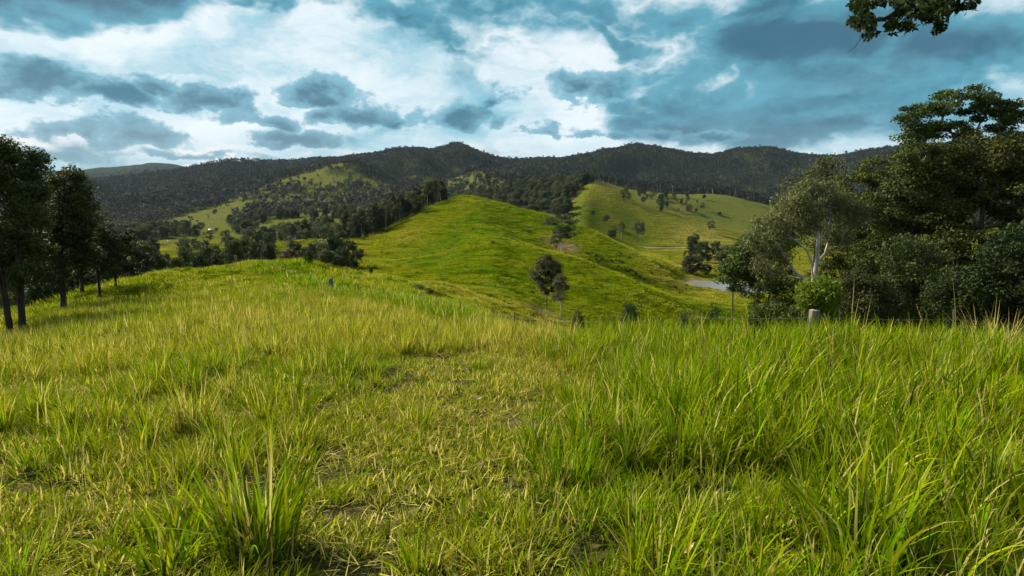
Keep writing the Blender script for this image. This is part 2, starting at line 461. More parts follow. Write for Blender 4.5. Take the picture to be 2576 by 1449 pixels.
_TT = (GZ - EYE) / np.exp(U)[None, :]
_RUN = np.maximum.accumulate(_TT, axis=1)


def visible(x, y, margin=1.5):
    """true where ground (plus a margin in metres) is not hidden behind nearer land"""
    az = np.arctan2(x, y)
    r = np.hypot(x, y)
    i = np.clip(np.searchsorted(AZS, np.where(az < AZ[0], az + 2 * math.pi, az)) - 1, 0, NA - 1)
    j = np.clip(((np.log(r) - U[0]) / (U[1] - U[0])).astype(int) - 1, 0, NU - 1)
    return (ground_z(x, y) + margin - EYE) / r >= _RUN[i, j]


def hit(px, py):
    """where the land is met in the direction of an image point"""
    az, T = pix_ang(px, py)
    r = np.exp(np.linspace(U[4], U[-1], 6000))
    x, y = r * math.sin(az), r * math.cos(az)
    t = (ground_z(x, y) - EYE) / r
    k = np.argmax(t >= T)
    return x[k], y[k], float(ground_z(x[k], y[k]))


def at(px, depth):
    x = depth * (px - W / 2) / F
    return x, depth, float(ground_z(x, depth))


def project(x, y, z):
    c, s = math.cos(PITCH), math.sin(PITCH)
    dz = z - EYE
    d = y * c + dz * s
    up = -y * s + dz * c
    return W / 2 + F * x / d, H / 2 - F * up / d


def in_poly(px, py, poly):
    r = np.zeros(np.shape(px), bool)
    n = len(poly)
    for i in range(n):
        x1, y1 = poly[i]
        x2, y2 = poly[(i + 1) % n]
        c = ((y1 > py) != (y2 > py)) & (px < (x2 - x1) * (py - y1) / (y2 - y1 + 1e-9) + x1)
        r ^= c
    return r


# ------------------------------------------------------------------ land cover (forest, dryness, bare soil) as functions of place
def Dpoly(*pts):
    return [(a / DS, b / DS) for a, b in pts]


CLEAR_FAR = [Dpoly((690, 458), (760, 436), (850, 408), (885, 425), (905, 440), (960, 455), (1010, 470), (900, 452), (870, 470), (850, 505), (790, 500), (770, 470)),
             Dpoly((1040, 470), (1075, 445), (1100, 432), (1090, 455), (1060, 480)),
             Dpoly((1125, 470), (1180, 440), (1215, 425), (1255, 435), (1280, 450), (1210, 452), (1180, 475), (1130, 480)),
             Dpoly((860, 530), (900, 528), (905, 540), (870, 545))]
CLEAR_LEFT = [Dpoly((350, 578), (450, 545), (560, 513), (640, 500), (655, 520), (600, 545), (570, 560), (590, 590), (500, 600), (470, 570), (400, 582)),
              Dpoly((640, 578), (690, 555), (790, 545), (880, 555), (900, 590), (830, 598), (760, 575), (720, 600), (660, 600)),
              Dpoly((395, 660), (400, 625), (440, 625), (445, 655), (420, 690)),
              Dpoly((240, 720), (270, 640), (420, 640), (420, 720))]


CLEAR_PART = [Dpoly((560, 505), (690, 458), (850, 415), (905, 440), (1010, 468), (1010, 505), (900, 500), (860, 530), (780, 530), (660, 520)),
              Dpoly((1040, 490), (1090, 440), (1215, 430), (1290, 455), (1270, 490), (1130, 490))]


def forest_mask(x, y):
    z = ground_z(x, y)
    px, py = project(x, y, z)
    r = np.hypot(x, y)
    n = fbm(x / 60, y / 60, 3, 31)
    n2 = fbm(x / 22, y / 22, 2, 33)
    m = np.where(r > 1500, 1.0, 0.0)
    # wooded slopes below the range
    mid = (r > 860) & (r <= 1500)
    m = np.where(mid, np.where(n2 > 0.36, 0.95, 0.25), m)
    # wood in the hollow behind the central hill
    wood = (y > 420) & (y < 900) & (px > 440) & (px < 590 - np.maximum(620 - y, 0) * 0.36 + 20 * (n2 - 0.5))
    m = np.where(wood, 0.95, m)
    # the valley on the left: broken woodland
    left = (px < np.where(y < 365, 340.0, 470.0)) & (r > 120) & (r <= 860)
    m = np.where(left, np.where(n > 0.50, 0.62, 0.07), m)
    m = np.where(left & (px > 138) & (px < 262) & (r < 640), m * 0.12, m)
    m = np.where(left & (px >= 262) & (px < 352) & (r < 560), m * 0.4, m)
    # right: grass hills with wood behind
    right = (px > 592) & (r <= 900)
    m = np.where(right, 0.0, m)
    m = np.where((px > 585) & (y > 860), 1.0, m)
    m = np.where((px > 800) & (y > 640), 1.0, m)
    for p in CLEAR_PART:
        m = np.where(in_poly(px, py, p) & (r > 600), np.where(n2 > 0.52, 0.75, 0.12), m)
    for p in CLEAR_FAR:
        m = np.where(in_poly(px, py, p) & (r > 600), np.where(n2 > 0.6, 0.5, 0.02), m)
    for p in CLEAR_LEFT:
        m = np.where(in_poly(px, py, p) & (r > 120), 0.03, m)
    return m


def fence_dist(x, y):
    d = np.full(np.shape(x), 1e9)
    side = np.zeros(np.shape(x))
    for (a, b) in zip(FENCE_XY[:-1], FENCE_XY[1:]):
        ax, ay = a
        bx, by = b
        ex, ey = bx - ax, by - ay
        t = np.clip(((x - ax) * ex + (y - ay) * ey) / (ex * ex + ey * ey), 0, 1)
        dd = np.hypot(x - ax - t * ex, y - ay - t * ey)
        cr = (x - ax) * ey - (y - ay) * ex
        side = np.where(dd < d, cr, side)
        d = np.minimum(d, dd)
    return d, side


FENCE = [(1240, 10.0), (1100, 11.3), (962, 12.6), (816, 14), (700, 16.5), (600, 19), (515, 22), (459, 25), (420, 29.5), (382, 35), (358, 39), (329, 43), (310, 47), (285, 56), (262, 68), (235, 87)]
FENCE_XY = [(d * (p - W / 2) / F, d) for p, d in FENCE]


def lush_edge(y):
    return 0.1 + 0.10 * y + 0.3 * np.sin(y * 0.9) + 0.9 * (vnoise(y * 0.8, y * 0.0 + 3.3, 91) - 0.5)


def dryness(x, y):
    """0 = lush green, 1 = straw"""
    r = np.hypot(x, y)
    n = fbm(x / 3.1, y / 3.1, 3, 41)
    n2 = fbm(x / 21, y / 21, 3, 43)
    n3 = fbm(x / 85, y / 85, 3, 47)
    dry = 0.33 + (n - 0.5) * 0.6 + (n2 - 0.5) * 0.7
    lush = sstep(-0.5, 0.5, x - lush_edge(y)) * (1 - sstep(17, 24, y))
    dry = dry * (1 - 0.62 * lush)
    straw = sstep(9, 14, y) * (1 - sstep(34, 46, y)) * sstep(-16, -7, x + 0.08 * y) * (1 - lush)
    dry = dry + 0.34 * straw
    fd, side = fence_dist(x, y)
    strip = (1 - sstep(1.4, 3.4, np.where(side > 0, fd * 0.8, fd * 1.9))) * sstep(19, 25, y)
    dry = dry * (1 - 0.95 * strip)
    far = sstep(60, 110, r)
    dry = dry * (1 - far) + far * (0.36 + 0.16 * sstep(200, 500, r) + (n2 - 0.5) * 0.8 + (n3 - 0.5) * 0.8)
    # the greener crest of the near spur and the shaded hollow on its left
    return np.clip(dry, 0, 1)


def grass_height(x, y):
    n = fbm(x / 1.1, y / 1.1, 3, 51)
    c = sstep(0.36, 0.66, n)
    lush = sstep(-0.6, 1.1, x - lush_edge(y) + 1.6 * (fbm(x / 0.9, y / 0.9, 2, 93) - 0.5)) * (1 - sstep(18, 24, y))
    h = 0.13 + 0.30 * c
    h = h + 0.12 * sstep(10, 16, y)
    edge_l = -0.75 - 0.20 * np.minimum(y, 8) + 0.12 * np.maximum(y - 8, 0) + 0.8 * (fbm(x / 0.8, y / 0.8, 2, 95) - 0.5)
    short = sstep(-0.6, 0.3, x - edge_l) * (1 - sstep(10.0, 13.5, y)) * (1 - lush)
    h = h * (1 - short) + short * (0.06 + 0.14 * sstep(0.52, 0.72, n))
    h = h * (1 - lush) + lush * (0.23 + 0.38 * c + 0.10 * sstep(6, 12, y))
    fd, side = fence_dist(x, y)
    strip = (1 - sstep(1.4, 3.4, np.where(side > 0, fd * 0.8, fd * 1.9))) * sstep(19, 25, y)
    h = h * (1 - strip) + strip * 0.75
    h = np.where(y < 1.2, h * 0.6, h)
    return h * (1 - 0.3 * sstep(45, 80, y))


# ------------------------------------------------------------------ mesh and object helpers
def tag(o, label, cat=None, group=None, kind=None):
    o['label'] = label
    if cat:
        o['category'] = cat
    if group:
        o['group'] = group
    if kind:
        o['kind'] = kind
    return o


def mesh_np(name, verts, faces, mat=None, smooth=False, attrs=None):
    """faces: list of (M,k) arrays"""
    me = bpy.data.meshes.new(name)
    verts = np.asarray(verts, np.float32)
    me.vertices.add(len(verts))
    me.vertices.foreach_set('co', verts.ravel())
    faces = [np.asarray(f, np.int32) for f in faces if len(f)]
    nl = sum(f.size for f in faces)
    npol = sum(len(f) for f in faces)
    me.loops.add(nl)
    me.polygons.add(npol)
    me.loops.foreach_set('vertex_index', np.concatenate([f.ravel() for f in faces]))
    tot = np.concatenate([np.full(len(f), f.shape[1], np.int32) for f in faces])
    st = np.concatenate([[0], np.cumsum(tot)[:-1]]).astype(np.int32)
    me.polygons.foreach_set('loop_start', st)
    me.polygons.foreach_set('loop_total', tot)
    if smooth is not False:
        me.polygons.foreach_set('use_smooth', np.full(npol, bool(smooth)))
    for k, v in (attrs or {}).items():
        v = np.asarray(v, np.float32)
        at_ = me.attributes.new(k, 'FLOAT', 'POINT')
        at_.data.foreach_set('value', v)
    if mat:
        me.materials.append(mat)
    me.update(calc_edges=True)
    return me


def obj(name, me, parent=None, loc=None):
    o = bpy.data.objects.new(name, me)
    COL.objects.link(o)
    if parent:
        o.parent = parent
    if loc is not None:
        o.location = loc
    return o


def empty(name, loc=(0, 0, 0), rz=0.0, s=1.0):
    o = bpy.data.objects.new(name, None)
    o.empty_display_size = 0.2
    COL.objects.link(o)
    o.location = loc
    o.rotation_euler = (0, 0, rz)
    o.scale = (s, s, s)
    return o


def copy_tree(o, loc, rz, s, label=None, group=None):
    c = o.copy()
    COL.objects.link(c)
    c.location = loc
    c.rotation_euler = (0, 0, rz)
    c.scale = s if isinstance(s, tuple) else (s, s, s)
    if label:
        c['label'] = label
    if group:
        c['group'] = group
    for ch in list(o.children):
        d = ch.copy()
        COL.objects.link(d)
        d.parent = c
    return c


def material(name):
    m = bpy.data.materials.new(name)
    m.use_nodes = True
    nt = m.node_tree
    nt.nodes.clear()
    out = N(nt, 'ShaderNodeOutputMaterial')
    return m, nt, out


def attr(nt, name, inst=False, out='Fac'):
    n = N(nt, 'ShaderNodeAttribute', attribute_name=name, attribute_type='INSTANCER' if inst else 'GEOMETRY')
    return n.outputs[out]


def principled(nt, out, color, rough=0.7, spec=0.3, normal=None, transl=None, tcol=None):
    b = N(nt, 'ShaderNodeBsdfPrincipled')
    setin(nt, b.inputs['Base Color'], color if not isinstance(color, tuple) else (*color, 1.0))
    setin(nt, b.inputs['Roughness'], rough)
    b.inputs['Specular IOR Level'].default_value = spec
    if normal is not None:
        nt.links.new(normal, b.inputs['Normal'])
    if transl:
        t = N(nt, 'ShaderNodeBsdfTranslucent')
        setin(nt, t.inputs['Color'], tcol if tcol is not None else color)
        mx = N(nt, 'ShaderNodeMixShader')
        mx.inputs[0].default_value = transl
        nt.links.new(b.outputs[0], mx.inputs[1])
        nt.links.new(t.outputs[0], mx.inputs[2])
        nt.links.new(mx.outputs[0], out.inputs['Surface'])
    else:
        nt.links.new(b.outputs[0], out.inputs['Surface'])
    return b


def bump(nt, h, strength=0.5, dist=0.1):
    n = N(nt, 'ShaderNodeBump')
    n.inputs['Strength'].default_value = strength
    n.inputs['Distance'].default_value = dist
    nt.links.new(h, n.inputs['Height'])
    return n.outputs[0]


# grass colours shared by turf and blades
G_LUSH, G_OLIVE, G_STRAW = (0.092, 0.165, 0.002), (0.185, 0.195, 0.003), (0.34, 0.285, 0.045)


def grass_ramp(nt, f):
    c = mixc(nt, maprange(nt, f, 0.0, 0.5, smooth=False), G_LUSH, G_OLIVE)
    return mixc(nt, maprange(nt, f, 0.55, 1.05, smooth=False), c, G_STRAW)


def mat_land():
    m, nt, out = material('pasture_turf')
    geo = N(nt, 'ShaderNodeNewGeometry')
    P = geo.outputs['Position']
    dry, dirt, forest, thatch = attr(nt, 'dry'), attr(nt, 'dirt'), attr(nt, 'forest'), attr(nt, 'thatch')
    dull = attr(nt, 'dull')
    n1 = noise(nt, P, 1.6, 6.0, 0.65)
    terr = noise(nt, vmath(nt, 'MULTIPLY', P, (0.06, 0.06, 1.0)), 1.3, 4.0, 0.6)
    n2 = noise(nt, P, 0.28, 5.0, 0.6)
    f = fmath(nt, 'ADD', dry, fmath(nt, 'MULTIPLY', fmath(nt, 'SUBTRACT', n1, 0.5), 0.7))
    f = fmath(nt, 'ADD', f, fmath(nt, 'MULTIPLY', fmath(nt, 'SUBTRACT', terr, 0.5), 0.8))
    f = fmath(nt, 'ADD', f, fmath(nt, 'MULTIPLY', fmath(nt, 'SUBTRACT', n2, 0.5), 0.4))
    c = vmath(nt, 'MULTIPLY', grass_ramp(nt, f), (0.48, 0.48, 0.48))
    tone = maprange(nt, noise(nt, P, 0.5, 5.0, 0.7), 0.32, 0.68, 0.42, 1.35, smooth=False)
    tv = N(nt, 'ShaderNodeCombineXYZ')
    tone = fmath(nt, 'MULTIPLY', tone, maprange(nt, terr, 0.38, 0.62, 0.72, 1.2, smooth=False))
    for i_ in range(3):
        nt.links.new(tone, tv.inputs[i_])
    c = vmath(nt, 'MULTIPLY', c, tv.outputs[0])
    c = mixc(nt, dull, c, mixc(nt, n2, (0.050, 0.062, 0.016), (0.105, 0.100, 0.034)))  # drier, greyer far pasture; the darkening with distance stands in for cloud shade
    # weeds and dung-rich dark tufts
    c = mixc(nt, fmath(nt, 'MULTIPLY', maprange(nt, noise(nt, P, 0.55, 6.0, 0.72), 0.54, 0.68), 0.75), c, (0.022, 0.034, 0.006))
    duff = mixc(nt, noise(nt, P, 9.0, 5.0, 0.7), (0.020, 0.017, 0.009), (0.060, 0.060, 0.016))
    c = mixc(nt, thatch, c, duff)
    soil = mixc(nt, noise(nt, P, 2.0, 5.0, 0.6), (0.13, 0.08, 0.045), (0.20, 0.13, 0.08))
    c = mixc(nt, dirt, c, soil)
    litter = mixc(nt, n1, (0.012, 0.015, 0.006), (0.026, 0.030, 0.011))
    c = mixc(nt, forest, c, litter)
    hgt = fmath(nt, 'ADD', n1, fmath(nt, 'MULTIPLY', terr, 1.2))
    hgt = fmath(nt, 'MULTIPLY_ADD', n2, 2.2, hgt)
    principled(nt, out, c, 0.9, 0.0, bump(nt, hgt, 1.0, 0.9))
    return m


M_LAND = mat_land()


def build_land():
    nu, na = NU, NA
    v = np.stack([GX, GY, GZ], -1)          # (na, nu, 3)
    RR = np.hypot(GX, GY)
    dry = dryness(GX, GY)
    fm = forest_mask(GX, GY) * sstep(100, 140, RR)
    pd = pond_dist(GX, GY)
    dirt = 0.7 * sstep(1.32, 1.12, pd) * sstep(-0.3, 0.3, (GY - POND[1]) / 20 + (GX - POND[0]) / 10 - 0.2 + 0.5 * fbm(GX / 6, GY / 6, 2, 3))
    tq = [(547, 313, 5), (552, 300, 3), (566, 248, 6), (553, 243, 7)]
    for (px, py, rr) in tq:
        hx, hy, hz = hit(px, py)
        dirt = np.maximum(dirt, 0.75 * (1 - sstep(0.5, 1.2, np.hypot(GX - hx, GY - hy) / rr + 0.8 * (fbm(GX / 3, GY / 3, 3, 9) - 0.5))))
    bare = sstep(0.56, 0.68, fbm(GX / 0.8, GY / 0.8, 3, 61)) * (RR < 14) * 0.45
    dirt = np.maximum(dirt, bare)
    idx = np.arange(na * nu).reshape(na, nu)

    def part(name, j0, j1, label, centre=False):
        sub = idx[:, j0:j1 + 1]
        vv = v[:, j0:j1 + 1].reshape(-1, 3)
        nn = j1 - j0 + 1
        ids = np.arange(na * nn).reshape(na, nn)
        nxt = np.roll(ids, -1, axis=0)
        q = np.stack([ids[:, :-1], ids[:, 1:], nxt[:, 1:], nxt[:, :-1]], -1).reshape(-1, 4)[:, ::-1]
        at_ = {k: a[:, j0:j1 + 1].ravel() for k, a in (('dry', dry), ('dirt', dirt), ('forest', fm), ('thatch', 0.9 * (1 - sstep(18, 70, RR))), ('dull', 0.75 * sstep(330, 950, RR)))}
        fs = [q]
        if centre:
            vv = np.concatenate([vv, [[0, 0, -0.05]]])
            c = len(vv) - 1
            fs.append(np.stack([nxt[:, 0], ids[:, 0], np.full(na, c)], -1)[:, ::-1])
            at_ = {k: np.append(a, a[0]) for k, a in at_.items()}
        me = mesh_np(name, vv, fs, M_LAND, True, at_)
        o = obj(name, me)
        return tag(o, label, 'land', kind='structure')

    j1 = int(np.searchsorted(np.exp(U), 1500))
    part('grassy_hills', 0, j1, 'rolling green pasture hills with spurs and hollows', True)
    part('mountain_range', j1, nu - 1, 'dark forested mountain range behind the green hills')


build_land()
# ------------------------------------------------------------------ vegetation materials
def mat_blade(name, transl=0.42):
    m, nt, out = material(name)
    tint, var, dead = attr(nt, 'tint', True), attr(nt, 'var'), attr(nt, 'dead')
    f = fmath(nt, 'ADD', tint, fmath(nt, 'MULTIPLY', fmath(nt, 'SUBTRACT', var, 0.5), 0.75))
    c = grass_ramp(nt, f)
    c = mixc(nt, dead, c, (0.40, 0.32, 0.10))
    v2 = fmath(nt, 'FRACT', fmath(nt, 'MULTIPLY', var, 13.7))
    k = maprange(nt, v2, 0, 1, 0.45, 1.55, smooth=False)
    cx = N(nt, 'ShaderNodeCombineXYZ')
    for i_ in range(3):
        nt.links.new(k, cx.inputs[i_])
    c = vmath(nt, 'MULTIPLY', c, cx.outputs[0])
    principled(nt, out, c, 0.6, 0.0, transl=transl)
    return m


def mat_leaf(name, dark, light, transl=0.3, rough=0.65, tint=None):
    m, nt, out = material(name)
    var = attr(nt, 'var')
    oi = N(nt, 'ShaderNodeObjectInfo')
    c = mixc(nt, var, dark, light)
    if tint:
        c = mixc(nt, fmath(nt, 'MULTIPLY', attr(nt, 'tint', True), fmath(nt, 'MULTIPLY_ADD', var, 0.7, 0.3)), c, tint)
    hs = N(nt, 'ShaderNodeHueSaturation')
    nt.links.new(c, hs.inputs['Color'])
    nt.links.new(maprange(nt, oi.outputs['Random'], 0, 1, 0.47, 0.525, smooth=False), hs.inputs['Hue'])
    nt.links.new(maprange(nt, fmath(nt, 'FRACT', fmath(nt, 'MULTIPLY', oi.outputs['Random'], 7.31)), 0, 1, 0.65, 1.3, smooth=False), hs.inputs['Value'])
    principled(nt, out, hs.outputs[0], rough, 0.12, transl=transl)
    return m


def mat_bark(name, a, b, scale=6.0, stretch=0.15):
    m, nt, out = material(name)
    tc = N(nt, 'ShaderNodeTexCoord')
    P = vmath(nt, 'MULTIPLY', tc.outputs['Object'], (1, 1, stretch))
    n = noise(nt, P, scale, 6.0, 0.65)
    c = mixc(nt, maprange(nt, n, 0.35, 0.65), a, b)
    principled(nt, out, c, 0.85, 0.15, bump(nt, n, 0.8, 0.03))
    return m


M_BLADE = mat_blade('grass_blade')
M_GUM = mat_leaf('gum_leaf', (0.034, 0.042, 0.013), (0.105, 0.112, 0.036), 0.25)
M_DARK = mat_leaf('dark_leaf', (0.012, 0.020, 0.005), (0.044, 0.060, 0.012), 0.22)
M_LUSHLEAF = mat_leaf('rainforest_leaf', (0.010, 0.018, 0.003), (0.066, 0.088, 0.010), 0.18)
M_BRIGHT = mat_leaf('bright_leaf', (0.05, 0.10, 0.006), (0.10, 0.17, 0.012), 0.35)
M_RUST = mat_leaf('rust_leaf', (0.035, 0.017, 0.007), (0.08, 0.04, 0.014), 0.25)
M_FAR = mat_leaf('forest_leaf', (0.007, 0.012, 0.008), (0.024, 0.033, 0.019), 0.12, tint=(0.048, 0.050, 0.022))
M_DRYWEED = mat_leaf('dry_weed', (0.06, 0.042, 0.024), (0.15, 0.11, 0.06), 0.25)
M_BARK = mat_bark('brown_bark', (0.030, 0.023, 0.017), (0.085, 0.066, 0.05))
M_DARKBARK = mat_bark('black_bark', (0.012, 0.010, 0.008), (0.042, 0.034, 0.027))
M_PALE = mat_bark('pale_gum_bark', (0.20, 0.175, 0.14), (0.42, 0.385, 0.33), 3.0, 0.3)


# ------------------------------------------------------------------ grass tufts
def blades(rg, n, h0, h1, w0, w1, radius, lean=0.25, curl=0.9, segs=4, dead=0.08, fold=0.0):
    L = rg.uniform(h0, h1, n)
    w = rg.uniform(w0, w1, n)
    a = rg.uniform(0, 2 * math.pi, n)
    rr = radius * np.sqrt(rg.uniform(0, 1, n))
    base = np.stack([rr * np.cos(a), rr * np.sin(a), np.full(n, -0.02)], -1)
    phi = a + rg.normal(0, 0.9, n)
    th0 = np.abs(rg.normal(0, lean, n)) + 0.25 * lean * rr / max(radius, 1e-6)
    kap = np.abs(rg.normal(curl * 0.6, curl * 0.55, n))
    s = np.linspace(0, 1, segs + 1)
    tw = phi + math.pi / 2 + rg.normal(0, 0.5, n)
    side = np.stack([np.cos(tw), np.sin(tw), np.zeros(n)], -1)
    d = np.stack([np.cos(phi), np.sin(phi)], -1)
    p = base.copy()
    P = [p]
    for i in range(segs):
        t = th0 + kap * ((i + 0.5) / segs) ** 1.6
        stp = (L / segs)
        p = p + np.stack([d[:, 0] * np.sin(t) * stp, d[:, 1] * np.sin(t) * stp, np.cos(t) * stp], -1)
        P.append(p)
    V = []
    for i in range(segs):
        ww = (w * (0.75 + 0.6 * s[i] - 1.35 * s[i] ** 2.2) * 0.5)[:, None]
        V += [P[i] - side * ww, P[i] + side * ww]
    V.append(P[segs])
    V = np.stack(V, 1)                      # n, 2*segs+1, 3
    k = 2 * segs + 1
    o = (np.arange(n) * k)[:, None]
    q = np.concatenate([o + np.array([[2 * i, 2 * i + 1, 2 * i + 3, 2 * i + 2]]) for i in range(segs - 1)])
    t = o + np.array([[2 * segs - 2, 2 * segs - 1, 2 * segs]])
    var = np.repeat(rg.uniform(0, 1, n), k)
    dd = np.repeat((rg.uniform(0, 1, n) < dead) * rg.uniform(0.5, 1, n), k)
    return V.reshape(-1, 3), [q, t], var, dd


def merge(parts):
    V, F3, F4, A, B = [], [], [], [], []
    o = 0
    for (v, fs, a, b) in parts:
        V.append(v)
        for f in fs:
            (F4 if f.shape[1] == 4 else F3).append(f + o)
        A.append(a)
        B.append(b)
        o += len(v)
    fs = []
    if F4:
        fs.append(np.concatenate(F4))
    if F3:
        fs.append(np.concatenate(F3))
    return np.concatenate(V), fs, np.concatenate(A), np.concatenate(B)


def stalks(rg, n, radius, h0=0.8, h1=1.3, head=True):
    v, f, a, b = blades(rg, n, h0, h1, 0.004, 0.006, radius, 0.12, 0.35, 4, 1.0)
    parts = [(v, f, a, b * 0 + 0.8)]
    if head:
        k = 9
        tips = v.reshape(n, k, 3)
        for i in range(n):
            tip, pre = tips[i, 8], tips[i, 6]
            ax = tip - pre
            m = 7
            pv, pf, pa, pb = blades(rg, m, 0.035, 0.06, 0.006, 0.009, 0.001, 0.5, 0.3, 2, 1.0)
            kk = 5
            pv = pv.reshape(m, kk, 3) + (tip - ax * np.linspace(0.05, 0.75, m)[:, None])[:, None, :]
            parts.append((pv.reshape(-1, 3), pf, pa, pb * 0 + 0.9))
    return merge(parts)


def make_coll(name, protos, mat):
    c = bpy.data.collections.new(name)
    for i, (v, f, a, b) in enumerate(protos):
        me = mesh_np('%s_%02d' % (name, i), v, f, mat, False, {'var': a, 'dead': b})
        o = bpy.data.objects.new('%s_%02d' % (name, i), me)
        c.objects.link(o)
    return c


def scatter(name, pts, scl, idx, tint, coll, rot=None):
    n = len(pts)
    me = bpy.data.meshes.new(name)
    me.vertices.add(n)
    me.vertices.foreach_set('co', np.asarray(pts, np.float32).ravel())
    if rot is None:
        rot = np.stack([rng.normal(0, 0.06, n), rng.normal(0, 0.06, n), rng.uniform(0, 6.283, n)], -1)
    a = me.attributes.new('rot', 'FLOAT_VECTOR', 'POINT')
    a.data.foreach_set('vector', np.asarray(rot, np.float32).ravel())
    a = me.attributes.new('scl', 'FLOAT_VECTOR', 'POINT')
    a.data.foreach_set('vector', np.asarray(scl, np.float32).ravel())
    a = me.attributes.new('pick', 'INT', 'POINT')
    a.data.foreach_set('value', np.asarray(idx, np.int32))
    a = me.attributes.new('tint', 'FLOAT', 'POINT')
    a.data.foreach_set('value', np.asarray(tint, np.float32))
    o = obj(name, me)
    ng = bpy.data.node_groups.new(name, 'GeometryNodeTree')
    ng.interface.new_socket('Geometry', in_out='INPUT', socket_type='NodeSocketGeometry')
    ng.interface.new_socket('Geometry', in_out='OUTPUT', socket_type='NodeSocketGeometry')
    gi, go = ng.nodes.new('NodeGroupInput'), ng.nodes.new('NodeGroupOutput')
    ci = ng.nodes.new('GeometryNodeCollectionInfo')
    ci.inputs['Collection'].default_value = coll
    ci.inputs['Separate Children'].default_value = True
    ci.inputs['Reset Children'].default_value = True
    ip = ng.nodes.new('GeometryNodeInstanceOnPoints')
    ip.inputs['Pick Instance'].default_value = True

    def na(nm, typ):
        q = ng.nodes.new('GeometryNodeInputNamedAttribute')
        q.data_type = typ
        q.inputs['Name'].default_value = nm
        return q.outputs['Attribute']
    er = ng.nodes.new('FunctionNodeEulerToRotation')
    L = ng.links.new
    L(gi.outputs[0], ip.inputs['Points'])
    L(ci.outputs[0], ip.inputs['Instance'])
    L(na('pick', 'INT'), ip.inputs['Instance Index'])
    L(na('rot', 'FLOAT_VECTOR'), er.inputs[0])
    L(er.outputs[0], ip.inputs['Rotation'])
    L(na('scl', 'FLOAT_VECTOR'), ip.inputs['Scale'])
    L(ip.outputs[0], go.inputs[0])
    md = o.modifiers.new('scatter', 'NODES')
    md.node_group = ng
    return o


def ring_points(r0, r1, dens, azlim=60):
    n = int(rad(azlim) * (r1 * r1 - r0 * r0) * dens)
    r = np.sqrt(rng.uniform(r0 * r0, r1 * r1, n))
    a = rng.uniform(-rad(azlim), rad(azlim), n)
    return r * np.sin(a), r * np.cos(a)


